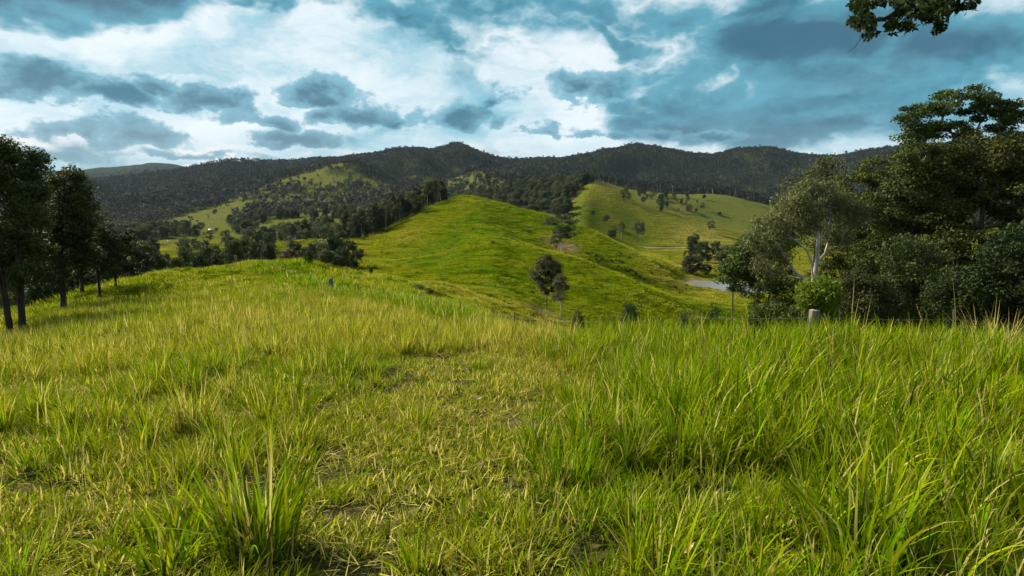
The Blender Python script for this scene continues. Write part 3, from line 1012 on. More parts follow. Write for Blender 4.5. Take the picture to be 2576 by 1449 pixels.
def build_grass():
    g = np.random.default_rng(11)
    turf = [blades(g, 30, 0.35, 1.0, 0.05, 0.10, 0.85, 0.6, 1.1, 3, 0.2) for _ in range(5)]
    lush = [blades(g, 20, 0.45, 1.25, 0.018, 0.040, 0.17, 0.26, 1.2, 5, 0.09) for _ in range(6)]
    fine = [merge([blades(g, 26, 0.35, 1.2, 0.018, 0.040, 0.28, 0.32, 1.0, 4, 0.14)]) for _ in range(5)]
    stk = [stalks(g, 4, 0.12) for _ in range(3)]
    tuss = [blades(g, 85, 0.35, 1.15, 0.014, 0.030, 0.13, 0.30, 1.0, 5, 0.12) for _ in range(4)]
    lit = [blades(g, 16, 0.06, 0.22, 0.006, 0.012, 0.28, 0.1, 0.2, 3, 1.0) for _ in range(3)]
    for k_ in range(3):                     # dead stems lying on the turf
        v, f, a, b = lit[k_]
        vv = v.reshape(16, -1, 3)
        th = g.uniform(1.25, 1.5, 16)[:, None]
        ph = g.uniform(0, 6.283, 16)[:, None]
        rel = vv - vv[:, :1]
        h_ = rel[..., 2].copy()
        rel[..., 2] = h_ * np.cos(th) + 0.05
        rel[..., 0] += h_ * np.sin(th) * np.cos(ph)
        rel[..., 1] += h_ * np.sin(th) * np.sin(ph)
        lit[k_] = ((vv[:, :1] + rel).reshape(-1, 3), f, a, np.ones_like(b))
    c_near = make_coll('near_tuft', turf + lush + fine + stk + tuss + lit, M_BLADE)      # 0-4 turf, 5-10 lush, 11-15 fine, 16-18 stalks
    P, S, I, T = [], [], [], []

    def put(x, y, sc_, idx, tint):
        z = ground_z(x, y)
        P.append(np.stack([x, y, z], -1))
        S.append(sc_)
        I.append(idx)
        T.append(tint)

    for (r0, r1, dl, df, dt) in ((0.6, 6.5, 40, 27, 115), (6.5, 16, 32, 25, 72)):
        for kind, dens in (('lush', dl), ('fine', df), ('turf', dt), ('stalk', 3.2), ('tuss', 2.8), ('litter', 7.0)):
            x, y = ring_points(r0, r1, dens)
            h = grass_height(x, y)
            dry = dryness(x, y)
            u = rng.uniform(0, 1, len(x))
            lsh = sstep(0.30, 0.5, h)
            if kind == 'lush':
                k = u < lsh
                idx = rng.integers(5, 11, len(x))
                s = h * rng.uniform(0.7, 1.25, len(x))
                sc_ = np.stack([np.maximum(s, 0.45), np.maximum(s, 0.45), s], -1)
            elif kind == 'fine':
                k = (u < 1 - 0.75 * lsh) & (h > 0.14)
                idx = rng.integers(11, 16, len(x))
                s = h * rng.uniform(0.75, 1.3, len(x))
                sc_ = np.stack([np.maximum(s, 0.35), np.maximum(s, 0.35), s], -1)
            elif kind == 'turf':
                k = u < 1 - 0.8 * lsh
                idx = rng.integers(0, 5, len(x))
                s = rng.uniform(0.08, 0.19, len(x)) * (0.8 + 0.5 * vnoise(x * 1.1, y * 1.1, 5))
                sc_ = np.stack([s, s, s], -1)
                # small bare gaps between the tufts
                k &= fbm(x / 0.4, y / 0.4, 2, 77) > 0.40
            elif kind == 'litter':
                k = (u < 1 - sstep(0.12, 0.25, h)) | (u < 0.15)
                idx = rng.integers(23, 26, len(x))
                s = rng.uniform(0.8, 1.2, len(x))
                sc_ = np.stack([s, s, s], -1)
            elif kind == 'tuss':
                k = (u < 0.05 + 0.95 * sstep(0.12, 0.22, h))
                idx = rng.integers(19, 23, len(x))
                s = rng.uniform(0.32, 0.72, len(x)) * (0.7 + 0.7 * h)
                sc_ = np.stack([s, s, s], -1)
                dry = dry * 0.8
            else:
                k = u < 0.25 + 0.75 * sstep(0.4, 0.8, dry) * sstep(0.12, 0.3, h)
                k &= h > 0.12
                idx = rng.integers(16, 19, len(x))
                s = rng.uniform(0.5, 0.85, len(x)) * (0.5 + h)
                sc_ = np.stack([s, s, s], -1)
            put(x[k], y[k], sc_[k], idx[k], np.clip(dry + rng.normal(0, 0.17, len(x)), 0, 1)[k])
    o = scatter('meadow_grass', np.concatenate(P), np.concatenate(S), np.concatenate(I), np.concatenate(T), c_near)
    tag(o, 'long and short green and straw grass covering the near slope', 'grass', kind='stuff')

    # middle distance
    midp = [blades(g, 30, 0.4, 1.15, 0.028, 0.06, 0.55, 0.32, 0.8, 3, 0.10) for _ in range(5)]
    mids = [stalks(g, 12, 0.5, head=False) for _ in range(2)]
    mids = [(v, f, a, b) for (v, f, a, b) in mids]
    farp = [blades(g, 70, 0.35, 1.0, 0.035, 0.07, 1.4, 0.45, 0.7, 3, 0.10) for _ in range(5)]
    hillp = [blades(g, 60, 0.3, 1.0, 0.10, 0.22, 2.8, 0.6, 0.6, 2, 0.06) for _ in range(5)]
    rank = []
    for _ in range(3):
        v, f, a, b = blades(g, 70, 0.4, 1.0, 0.03, 0.06, 0.45, 0.4, 0.7, 3, 0.0)
        rank.append((v, f, a * 0 + 0.002, b))
    c_far = make_coll('far_tuft', midp + mids + farp + hillp + rank, M_BLADE)        # 0-4 mid, 5-6 stalks, 7-11 far, 12-16 hill
    P, S, I, T = [], [], [], []
    x, y = ring_points(16, 46, 26)
    h = grass_height(x, y)
    dry = dryness(x, y)
    s = h * rng.uniform(0.7, 1.25, len(x))
    idx = rng.integers(0, 5, len(x))
    sk = rng.uniform(0, 1, len(x)) < 0.05 + 0.2 * sstep(0.5, 0.85, dry)
    idx = np.where(sk, rng.integers(5, 7, len(x)), idx)
    s = np.where(sk, rng.uniform(0.5, 0.8, len(x)), s)
    k = visible(x, y, 2.0)
    put(x[k], y[k], np.stack([np.maximum(s, 0.4), np.maximum(s, 0.4), s], -1)[k], idx[k], np.clip(dry + rng.normal(0, .08, len(x)), 0, 1)[k])
    x, y = ring_points(46, 135, 3.6)
    h = grass_height(x, y) * (0.35 + 0.9 * sstep(0.35, 0.7, fbm(x / 2.5, y / 2.5, 2, 19)))
    dry = dryness(x, y)
    s = h * rng.uniform(0.7, 1.25, len(x))
    k = visible(x, y, 2.0) & (pond_dist(x, y) > 1.15)
    put(x[k], y[k], np.stack([s * 1.3, s * 1.3, s], -1)[k], rng.integers(7, 12, len(x))[k], np.clip(dry + rng.normal(0, .08, len(x)), 0, 1)[k])
    x, y = ring_points(135, 430, 0.6)
    dry = dryness(x, y)
    s = rng.uniform(0.2, 0.5, len(x)) * (0.25 + 1.1 * sstep(0.35, 0.7, fbm(x / 6, y / 6, 3, 23)))
    k = visible(x, y, 1.0) & (pond_dist(x, y) > 1.3) & (forest_mask(x, y) < 0.5)
    put(x[k], y[k], np.stack([s * 1.3, s * 1.3, s], -1)[k], rng.integers(12, 17, len(x))[k], np.clip(dry + rng.normal(0, .08, len(x)), 0, 1)[k])
    # darker rank tussocks dotted over the slopes
    for (r0, r1, dn, s0, s1) in ((20, 140, 0.26, 0.35, 0.85), (140, 420, 0.05, 0.6, 1.3)):
        x, y = ring_points(r0, r1, dn)
        k = visible(x, y, 1.0) & (fbm(x / 9, y / 9, 2, 29) > 0.48) & (pond_dist(x, y) > 1.3) & (forest_mask(x, y) < 0.5)
        s = rng.uniform(s0, s1, len(x))
        put(x[k], y[k], np.stack([s, s, s * 0.8], -1)[k], rng.integers(17, 20, len(x))[k], np.zeros(k.sum()))
    o = scatter('pasture_grass', np.concatenate(P), np.concatenate(S), np.concatenate(I), np.concatenate(T), c_far)
    tag(o, 'grazed tussocky grass over the farther hillsides', 'grass', kind='stuff')
    print('grass', sum(len(p) for p in P))


build_grass()


# ------------------------------------------------------------------ trees
def tube(path, radii, sides=6):
    path, radii = np.asarray(path, float), np.asarray(radii, float)
    n = len(path)
    t = np.gradient(path, axis=0)
    t /= np.linalg.norm(t, axis=1)[:, None] + 1e-9
    ref = np.array([0.31, 0.95, 0.1]) if abs(t[:, 2]).mean() > 0.5 else np.array([0.05, 0.1, 1.0])
    a = np.cross(t, ref)
    a /= np.linalg.norm(a, axis=1)[:, None] + 1e-9
    b = np.cross(t, a)
    ang = np.linspace(0, 2 * math.pi, sides, endpoint=False)
    v = path[:, None, :] + radii[:, None, None] * (np.cos(ang)[None, :, None] * a[:, None, :] + np.sin(ang)[None, :, None] * b[:, None, :])
    ids = np.arange(n * sides).reshape(n, sides)
    nx = np.roll(ids, -1, axis=1)
    q = np.stack([ids[:-1], nx[:-1], nx[1:], ids[1:]], -1).reshape(-1, 4)
    return v.reshape(-1, 3), q


def leaf_quads(rg, c, rad3, n, size, droop=0.2, up=0.5, asp=0.45):
    """n leaves around each clump centre c (k,3)"""
    k = len(c)
    d = rg.normal(0, 1, (k * n, 3))
    d /= np.linalg.norm(d, axis=1)[:, None]
    rr = rg.uniform(0, 1, k * n) ** 0.42
    R3 = np.repeat(rad3, n, axis=0)
    p = np.repeat(c, n, axis=0) + d * rr[:, None] * R3
    nor = rg.normal(0, 1, (k * n, 3)) * 0.75 + d * 0.5 + np.array([0, 0, up])
    nor /= np.linalg.norm(nor, axis=1)[:, None]
    ax = rg.normal(0, 1, (k * n, 3)) + d * 0.7 - np.array([0, 0, droop])
    ax -= nor * (ax * nor).sum(1)[:, None] * (1 - min(droop, 0.8) * 0.5)
    ax /= np.linalg.norm(ax, axis=1)[:, None] + 1e-9
    sd = np.cross(nor, ax)
    sd /= np.linalg.norm(sd, axis=1)[:, None] + 1e-9
    L = size * rg.uniform(0.6, 1.3, k * n)[:, None]
    Wd = L * asp
    up_ = np.cross(ax, sd) * L * 0.06
    v = np.stack([p - ax * L * .5, p + sd * Wd * .5 + up_, p + ax * L * .5, p - sd * Wd * .5 + up_], 1).reshape(-1, 3)
    q = np.arange(k * n * 4).reshape(-1, 4)
    cv = np.repeat(rg.uniform(0, 1, k), n)
    var = np.repeat(np.clip(0.55 * cv + 0.45 * rg.uniform(0, 1, k * n), 0, 1), 4)
    return v, q, var


def grow(rg, trunk, clumps, r_tip, power=0.46, sides=6, sag=0.0, minup=0.15, extra=(), limbs=None):
    """grow limbs from the trunk polyline to every clump; returns wood verts, quads"""
    nodes = [np.array(p, float) for p in trunk]
    par = [-1] + list(range(len(trunk) - 1))
    paths = [list(range(len(trunk)))]
    for pl in extra:                        # given main limbs, each starting on an existing one
        j = int(np.argmin(np.linalg.norm(np.array(nodes) - np.array(pl[0]), axis=1)))
        ids = [j]
        for p in pl[1:]:
            nodes.append(np.array(p, float))
            par.append(ids[-1])
            ids.append(len(nodes) - 1)
        paths.append(ids)
    order = np.argsort([np.min(np.linalg.norm(np.array(trunk) - c, axis=1)) for c in clumps])
    for i in order:
        c = np.array(clumps[i])
        A = np.array(nodes)
        d = np.linalg.norm(A - c, axis=1)
        hd = np.hypot(A[:, 0] - c[0], A[:, 1] - c[1])
        pen = np.where(A[:, 2] > c[2] - minup * hd, 4.0, 1.0)
        pen[:max(1, len(trunk) // 3)] *= 3.0
        j = int(np.argmin(d * pen))
        m = 4 if d[j] > 0.6 else 2
        st = A[j]
        mid = (st + c) / 2 + np.array([0, 0, -0.10 * d[j] + sag]) + rg.normal(0, 0.06, 3) * d[j]
        ids = [j]
        for t in np.linspace(0, 1, m + 1)[1:]:
            p = (1 - t) ** 2 * st + 2 * t * (1 - t) * mid + t * t * c
            nodes.append(p)
            par.append(ids[-1])
            ids.append(len(nodes) - 1)
        paths.append(ids)
    cnt = np.zeros(len(nodes))
    child = np.zeros(len(nodes), int)
    for p in par:
        if p >= 0:
            child[p] += 1
    cnt[child == 0] = 1
    for i in range(len(nodes) - 1, 0, -1):
        cnt[par[i]] += cnt[i]
    r = r_tip * np.maximum(cnt, 1) ** power
    A = np.array(nodes)
    V, Q, o = [], [], 0
    for k, ids in enumerate(paths):
        rr = r[ids].copy()
        if k:
            rr[0] = rr[1] * 1.15
            rr[-1] *= 0.5
        else:
            rr = np.maximum(rr, np.linspace(rr[0], rr[0] * 0.35, len(rr)))
            rr[0] *= 1.35
        v, q = tube(A[ids], rr, sides if k == 0 or rr[0] > 0.08 else 4)
        if limbs is not None and k and rr[0] > 0.055 and len(limbs) < 9:
            limbs.append((v, q))            # a main limb becomes a piece of its own
            continue
        V.append(v)
        Q.append(q + o)
        o += len(v)
    return np.concatenate(V), np.concatenate(Q)


def crown_clumps(rg, ell):
    """ell: list of (cx,cy,cz,rx,ry,rz,n) -> clump centres biased to the outside of each lobe"""
    out = []
    for (cx, cy_, cz, rx, ry, rz, n) in ell:
        d = rg.normal(0, 1, (n, 3))
        d[:, 2] += 0.25
        d /= np.linalg.norm(d, axis=1)[:, None]
        s = rg.uniform(0.25, 1, n) ** 0.55
        out.append(np.array([cx, cy_, cz]) + d * s[:, None] * np.array([rx, ry, rz]))
    return np.concatenate(out)


def tree_meshes(name, seed, h, ell, trunk_top, r_tip, leaf, nleaf, clump, flat, mleaf, mbark, droop=0.2, up=0.5, asp=0.45, lean=0.0, forks=1, sides=7, power=0.46, skel=None, limbs=None):
    rg = np.random.default_rng(seed)
    cl = crown_clumps(rg, ell)
    V, Q, o = [], [], 0
    for k in range(forks):
        bx = (k - (forks - 1) / 2) * 0.55
        n = 7
        t = np.linspace(0, 1, n)
        wob = np.cumsum(rg.normal(0, 0.012 * h, (n, 2)), axis=0) * t[:, None]
        tr = np.stack([bx * (1 + 2.2 * t) + lean * h * t ** 1.5 + wob[:, 0], wob[:, 1], -0.35 + (trunk_top + 0.35) * t], -1)
        sub = cl if forks == 1 else cl[(np.arange(len(cl)) % forks) == k]
        if forks > 1:
            sub = cl[(cl[:, 0] > 0) == (k > 0)]
        if skel:
            tr, sub = np.array(skel[0]), cl
        v, q = grow(rg, tr, sub, r_tip, power, sides, extra=skel[1] if skel else (), limbs=limbs)
        V.append(v)
        Q.append(q + o)
        o += len(v)
    wood = mesh_np(name + '_wood', np.concatenate(V), [np.concatenate(Q)], mbark, True)
    rad3 = np.stack([clump * rg.uniform(0.7, 1.3, len(cl))] * 3, -1) * np.array([1, 1, flat])
    v, q, var = leaf_quads(rg, cl, rad3, nleaf, leaf, droop, up, asp)
    leafm = mesh_np(name + '_leaf', v, [q], mleaf, False, {'var': var})
    return wood, leafm


def tree_thing(name, wood, leafm, loc, rz, s, label, group=None, cat='tree', part='crown', trunk='trunk'):
    e = empty(name, loc, rz, 1.0)
    e.scale = s if isinstance(s, tuple) else (s, s, s)
    obj(trunk, wood, e)
    obj(part, leafm, e)
    return tag(e, label, cat, group)


# ---- reusable kinds (unit height 10 m)
def kind(name, seed, ell, top, r_tip, leaf, nleaf, clump, flat, ml, mb, **kw):
    return tree_meshes(name, seed, 10.0, ell, top, r_tip, leaf, nleaf, clump, flat, ml, mb, **kw)


GUMS = [kind('gum', 100 + i, [(0, 0, 7.2, 2.2 + 0.3 * i, 2.3, 2.4, 36), (0.9 - 0.6 * i, 0.4, 5.0, 1.9, 1.9, 1.5, 12)], 6.6, 0.020, 0.38, 72, 0.75, 0.75, M_GUM, M_PALE if i % 2 else M_BARK, droop=0.8, up=0.2, lean=0.03 * (i - 1)) for i in range(4)]
DENSE = [kind('dense', 200 + i, [(0, 0, 5.8, 3.0, 3.0, 3.7, 80), (0.6 * (i - 1), 0.5, 2.6, 3.0, 2.8, 2.0, 34)], 5.0, 0.018, 0.42, 80, 0.85, 0.7, M_DARK, M_BARK) for i in range(3)]
ROUND = [kind('round', 300 + i, [(0, 0, 6.2, 2.9, 2.9, 3.5, 90)], 4.4, 0.018, 0.40, 90, 0.8, 0.8, M_GUM if i else M_DARK, M_BARK) for i in range(2)]
RUST = kind('rust', 400, [(0, 0, 5.6, 2.3, 2.3, 4.0, 36)], 6.0, 0.02, 0.34, 70, 0.75, 0.7, M_RUST, M_BARK)
SHRUB = [kind('shrub', 500 + i, [(0, 0, 3.6, 4.6, 4.2, 4.6, 50), (3.2, 1.0, 2.2, 2.6, 2.4, 2.4, 14), (-2.8, -1.2, 1.6, 2.4, 2.8, 2.0, 12)], 1.6, 0.03, 0.42, 150, 1.6, 0.75, m, M_BARK) for i, m in enumerate((M_DARK, M_BRIGHT, M_DRYWEED, M_LUSHLEAF))]


def hpx(n, depth):
    """metres spanned by n display pixels at a depth"""
    return n / DS / F * depth


# ------------------------------------------------------------------ water and track
def build_pond():
    a = np.linspace(0, 2 * math.pi, 72, endpoint=False)
    c, s = math.cos(POND[4]), math.sin(POND[4])
    k = (1 + 0.13 * np.sin(3 * a + 0.6) + 0.08 * np.sin(5 * a)) * 1.06
    u, v = np.cos(a) * POND[2] * k, np.sin(a) * POND[3] * k
    ring = np.stack([POND[0] + u * c - v * s, POND[1] + u * s + v * c, np.full(72, POND[5])], -1)
    V = np.concatenate([ring, [[POND[0], POND[1], POND[5]]]])
    i = np.arange(72)
    m, nt, out = material('pond_water')
    geo = N(nt, 'ShaderNodeNewGeometry')
    n = noise(nt, geo.outputs['Position'], 1.5, 3.0, 0.5)
    principled(nt, out, (0.17, 0.165, 0.15), 0.12, 0.6, bump(nt, n, 0.5, 0.12))
    tag(obj('pond', mesh_np('pond', V, [np.stack([i, (i + 1) % 72, np.full(72, 72)], -1)], m)), 'still farm dam reflecting the pale sky in the valley', 'pond', kind='structure')


build_pond()


def ribbon(name, pts, width, lift, mat, label, cat):
    pts = np.array(pts, float)
    t = np.linspace(0, 1, len(pts))
    q = np.linspace(0, 1, 90)
    x, y = np.interp(q, t, pts[:, 0]), np.interp(q, t, pts[:, 1])
    dx, dy = np.gradient(x), np.gradient(y)
    L = np.hypot(dx, dy)
    nx, ny = -dy / L, dx / L
    cols = []
    for o in np.linspace(-0.5, 0.5, 5):
        xx, yy = x + nx * o * width, y + ny * o * width
        cols.append(np.stack([xx, yy, ground_z(xx, yy) + lift], -1))
    V = np.stack(cols, 1).reshape(-1, 3)
    ids = np.arange(90 * 5).reshape(90, 5)
    Q = np.stack([ids[:-1, :-1], ids[:-1, 1:], ids[1:, 1:], ids[1:, :-1]], -1).reshape(-1, 4)
    return tag(obj(name, mesh_np(name, V, [Q], mat, True)), label, cat, kind='structure')


m_dirt, nt_, out_ = material('pale_dirt')
geo_ = N(nt_, 'ShaderNodeNewGeometry')
principled(nt_, out_, mixc(nt_, noise(nt_, geo_.outputs['Position'], 0.8, 5.0, 0.6), (0.15, 0.12, 0.085), (0.22, 0.18, 0.135)), 0.9, 0.1)
ribbon('dirt_road', [hit(*dp(a, b))[:2] for a, b in ((1618, 622), (1650, 623), (1690, 624), (1730, 624), (1800, 622))], 4.0, 0.25, m_dirt, 'pale dirt road crossing the valley floor under the hill', 'road')


# ------------------------------------------------------------------ hero trees shaped lobe by lobe
def hero(name, seed, bx, depth, lobes, trunk_y, label, group, ml, mb, r_tip=0.02, leaf=0.24, nleaf=110, clump=0.75, flat=0.55, thick=0.8, cat='tree', dens=2.3, **kw):
    px = bx / DS
    x0, y0, z0 = at(px, depth)
    g = np.random.default_rng(seed + 5)
    ell = []
    for (lx, ly, rx, ry, n) in lobes:
        wx = depth * (lx / DS - W / 2) / F
        wz = EYE + (HORIZON - ly / DS) / F * depth * 1.0
        ell.append((wx - x0, g.uniform(-0.5, 0.5) * hpx(rx, depth), wz - z0, hpx(rx, depth), hpx(rx, depth) * thick, hpx(ry, depth), int(n * dens)))
    top = EYE + (HORIZON - trunk_y / DS) / F * depth - z0
    h = max(e[2] + e[5] for e in ell)
    if 'skel' in kw and kw['skel']:
        def conv(pl):
            return [(depth * (a / DS - W / 2) / F - x0, yo, EYE + (HORIZON - b / DS) / F * depth - z0) for a, b, yo in pl]
        kw['skel'] = (conv(kw['skel'][0]), [conv(pl) for pl in kw['skel'][1]])
    limbs = []
    wood, lm = tree_meshes(name, seed, h * 0.55, ell, max(top, 0.8), r_tip, leaf, nleaf, clump, flat, ml, mb, limbs=limbs, **kw)
    t = tree_thing(name, wood, lm, (x0, y0, z0), 0, 1.0, label, group, cat)
    tr = [c for c in t.children if c.name.startswith('trunk')][0]
    for v, q in limbs:
        obj('limb', mesh_np('limb', v, [q], mb, True), tr)
    return t


RG, LG = 'dense trees on the right gully side', 'dark gums on the left slope'
hero('rainforest_tree', 1, 2400, 52, [(2405, 262, 82, 40, 14), (2300, 300, 62, 34, 10), (2475, 296, 60, 36, 10), (2275, 345, 40, 26, 6), (2525, 296, 42, 18, 5), (2360, 350, 90, 36, 14), (2480, 360, 100, 36, 14), (2420, 420, 150, 60, 34), (2560, 380, 70, 50, 14)], 330,
     'tallest tree with layered flat leaf pads rising above the dark right thicket', RG, M_LUSHLEAF, M_BARK, nleaf=120, clump=0.75, flat=0.42, leaf=0.26)
hero('rainforest_tree', 2, 2470, 45, [(2500, 400, 130, 60, 34), (2400, 500, 130, 80, 34), (2540, 480, 120, 90, 30), (2480, 620, 170, 90, 44), (2600, 600, 140, 130, 34), (2380, 690, 130, 80, 30), (2470, 720, 180, 70, 38)], 420,
     'broad dark tree filling the thicket below the tallest tree', RG, M_LUSHLEAF, M_BARK, nleaf=120, clump=0.85)
hero('rainforest_tree', 3, 2290, 47, [(2290, 470, 90, 60, 22), (2240, 540, 100, 70, 26), (2310, 600, 110, 80, 28), (2230, 660, 100, 80, 26), (2280, 730, 120, 60, 26), (2290, 410, 70, 46, 18)], 470,
     'dense dark green tree between the pale-limbed gum and the tallest tree', RG, M_LUSHLEAF, M_BARK, nleaf=120, clump=0.8)
hero('rainforest_tree', 4, 2175, 55, [(2195, 432, 50, 36, 9), (2150, 480, 70, 50, 14), (2180, 545, 90, 60, 18), (2130, 620, 100, 80, 22), (2160, 700, 100, 70, 20), (2210, 630, 70, 70, 20), (2150, 760, 90, 50, 14)], 470,
     'round-topped green tree standing just behind the pale-limbed gum', RG, M_LUSHLEAF, M_BARK, nleaf=120, clump=0.8)
hero('pale_limbed_gum', 5, 2056, 41, [(1960, 575, 60, 40, 14), (2000, 530, 60, 42, 15), (2060, 490, 66, 40, 16), (2120, 540, 46, 50, 12), (1915, 615, 46, 36, 10), (1940, 665, 46, 34, 8), (2100, 600, 36, 30, 6), (2030, 560, 46, 30, 6)], 690,
     'gum with bare whitish forking limbs over the bright green bush', None, M_GUM, M_PALE, r_tip=0.021, dens=2.1, nleaf=95, clump=0.7, flat=0.8, droop=0.9, up=0.2, leaf=0.24, asp=0.32,
     skel=([(2056, 1000, 0), (2054, 860, 0), (2050, 780, 0), (2051, 718, 0), (2058, 660, 0.1), (2060, 600, 0.2), (2054, 550, 0.2), (2040, 515, 0.1)],
           [[(2050, 722, 0), (2022, 700, -0.3), (1990, 678, -0.6), (1968, 652, -0.8), (1950, 632, -0.9)], [(2050, 724, 0), (2040, 660, -0.2), (2022, 628, -0.4), (1995, 606, -0.5), (1970, 590, -0.5)],
            [(2060, 610, 0.2), (2034, 575, 0), (2010, 552, -0.2), (2000, 535, -0.3)], [(2057, 680, 0), (2082, 640, 0.4), (2096, 600, 0.6), (2110, 556, 0.8)], [(2053, 714, 0), (2068, 690, -0.3), (2074, 672, -0.4)]]))
hero('thin_gum', 6, 2045, 66, [(2060, 428, 44, 22, 7), (2010, 462, 46, 34, 8), (2075, 470, 46, 40, 8), (1975, 520, 30, 30, 4)], 480,
     'thin-crowned gum peeking over the pale-limbed gum', RG, M_GUM, M_BARK, nleaf=60, clump=0.95, flat=0.8, droop=0.8, leaf=0.3)
hero('bushy_tree', 7, 1905, 50, [(1900, 640, 65, 50, 18), (1870, 690, 50, 50, 14), (1950, 730, 80, 60, 20), (1990, 790, 100, 45, 18), (1960, 610, 50, 40, 8)], 680,
     'bushy dark green tree at the left foot of the right thicket beside the pond', RG, M_LUSHLEAF, M_BARK, nleaf=110, clump=0.75)
hero('bushy_tree', 77, 1850, 76, [(1850, 650, 36, 36, 12), (1880, 700, 40, 50, 12), (1835, 690, 22, 30, 6)], 690,
     'grey-green bushy tree overhanging the right bank of the pond', RG, M_GUM, M_BARK, nleaf=100, clump=0.9, leaf=0.3)
hero('rainforest_tree', 8, 2780, 40, [(2760, 480, 150, 110, 34), (2700, 620, 140, 110, 30), (2840, 620, 140, 120, 30)], 520,
     'heavy dark tree at the outer end of the right thicket', RG, M_LUSHLEAF, M_BARK, nleaf=100, clump=0.95)
for i, (bx, d, ly, rx, ry, m, lab) in enumerate((
        (2066, 27, 740, 42, 38, M_BRIGHT, 'bright lime-green bush in front of the pale-limbed gum'),
        (2200, 29, 745, 74, 60, M_DARK, 'dark leafy shrub right of the bright lime-green bush'),
        (2310, 31, 690, 80, 110, M_DARK, 'dark leafy shrub under the middle of the right thicket'),
        (2430, 28, 745, 90, 70, M_DARK, 'dark leafy shrub below the tallest tree'),
        (2545, 27, 685, 80, 110, M_DARK, 'dark shrub behind the dry brown weeds by the fence'),
        (2660, 26, 715, 90, 90, M_DARK, 'dark shrub past the dry brown weeds by the fence'),
        (2105, 33, 790, 70, 40, M_LUSHLEAF, 'low tangled shrub beside the weathered fence post'),
        (1965, 35, 800, 70, 30, M_LUSHLEAF, 'low scrub on the slope left of the weathered fence post'))):
    hero('leafy_shrub', 40 + i, bx, d, [(bx, ly, rx, ry, 26), (bx - rx * 0.4, ly + ry * 0.5, rx * 0.7, ry * 0.6, 10), (bx + rx * 0.4, ly + ry * 0.6, rx * 0.7, ry * 0.6, 10)], ly + ry * 0.5,
         lab, None, m, M_BARK, nleaf=120, clump=0.5, leaf=0.15, flat=0.8, cat='shrub', r_tip=0.008, up=0.0)

hero('dark_gum', 11, 22, 32, [(20, 395, 62, 50, 16), (55, 470, 70, 60, 18), (-50, 440, 80, 80, 18), (65, 560, 70, 50, 13), (-10, 600, 80, 60, 14), (-80, 560, 80, 70, 12), (40, 640, 70, 40, 12), (90, 430, 44, 50, 9), (105, 520, 50, 60, 12), (-40, 680, 70, 40, 10), (80, 690, 44, 28, 7)], 430,
     'large dark double-trunked gum leaning over the left slope', LG, M_DARK, M_DARKBARK, nleaf=120, clump=0.55, leaf=0.17, flat=0.7, droop=0.6, forks=2, r_tip=0.021)
hero('dark_gum', 12, 148, 40, [(170, 462, 52, 40, 13), (210, 510, 42, 40, 10), (140, 540, 62, 50, 14), (112, 600, 52, 50, 10), (222, 580, 36, 36, 8), (170, 620, 50, 40, 10), (110, 650, 50, 30, 8), (205, 640, 40, 30, 7), (125, 690, 46, 26, 7)], 480,
     'dark gum with leaning trunk next to the double-trunked gum', LG, M_DARK, M_DARKBARK, lean=0.05, nleaf=120, clump=0.6, leaf=0.2, flat=0.7, droop=0.6, r_tip=0.022)
hero('dark_gum', 17, 198, 53, [(190, 550, 52, 60, 16), (240, 560, 46, 50, 14), (165, 630, 56, 46, 12), (260, 620, 44, 44, 11), (210, 670, 60, 34, 10)], 580,
     'shadowy gum filling the gap behind the leaning-trunk gum', LG, M_DARK, M_DARKBARK, nleaf=110, clump=0.7, leaf=0.22)
hero('dark_gum', 13, 243, 45, [(240, 598, 56, 36, 13), (215, 645, 52, 30, 9), (275, 650, 46, 34, 9)], 610,
     'short dark tree on the brow of the left slope', LG, M_DARK, M_DARKBARK, nleaf=120, clump=0.55, leaf=0.2)
hero('dark_gum', 14, 285, 55, [(310, 615, 46, 32, 11), (330, 660, 46, 30, 9), (290, 670, 40, 30, 8)], 640,
     'low dark tree behind the short dark tree on the brow', LG, M_DARK, M_DARKBARK, nleaf=120, clump=0.6, leaf=0.22)
hero('dark_gum', 15, 355, 95, [(350, 640, 46, 30, 12), (385, 665, 34, 30, 9), (330, 690, 46, 30, 9)], 660,
     'dark tree below the brow beside the rust-coloured tree', LG, M_DARK, M_DARKBARK, nleaf=120, clump=0.9, leaf=0.3)
hero('dark_gum', 16, -150, 36, [(-150, 430, 90, 90, 26), (-120, 560, 90, 70, 18), (-200, 560, 90, 70, 16)], 500,
     'dark gum growing outward of the double-trunked gum', LG, M_DARK, M_DARKBARK, nleaf=100, clump=0.7, leaf=0.2)
for i, (bx, d, ly, rx, ry, lab) in enumerate((
        (70, 70, 715, 50, 26, 'grey scrub seen between the two big left trunks'),
        (190, 78, 690, 45, 26, 'grey scrub seen between the gum and the short dark tree'),
        (120, 95, 690, 60, 30, 'taller scrub farther down behind the left gums'),
        (100, 54, 735, 40, 22, 'dark scrub at the brow right behind the double-trunked gum'),
        (196, 58, 712, 38, 22, 'dark scrub at the brow behind the leaning-trunk gum'),
        (290, 64, 690, 44, 22, 'dark scrub at the brow under the low dark tree'))):
    hero('leafy_shrub', 60 + i, bx, d, [(bx, ly, rx, ry, 26), (bx + rx * 0.5, ly + ry * 0.5, rx * 0.7, ry * 0.6, 10)], ly + ry * 0.5,
         lab, None, M_DARK if 'dark' in lab else M_GUM, M_BARK, nleaf=90, clump=0.9, leaf=0.3, flat=0.7, cat='shrub', r_tip=0.01)


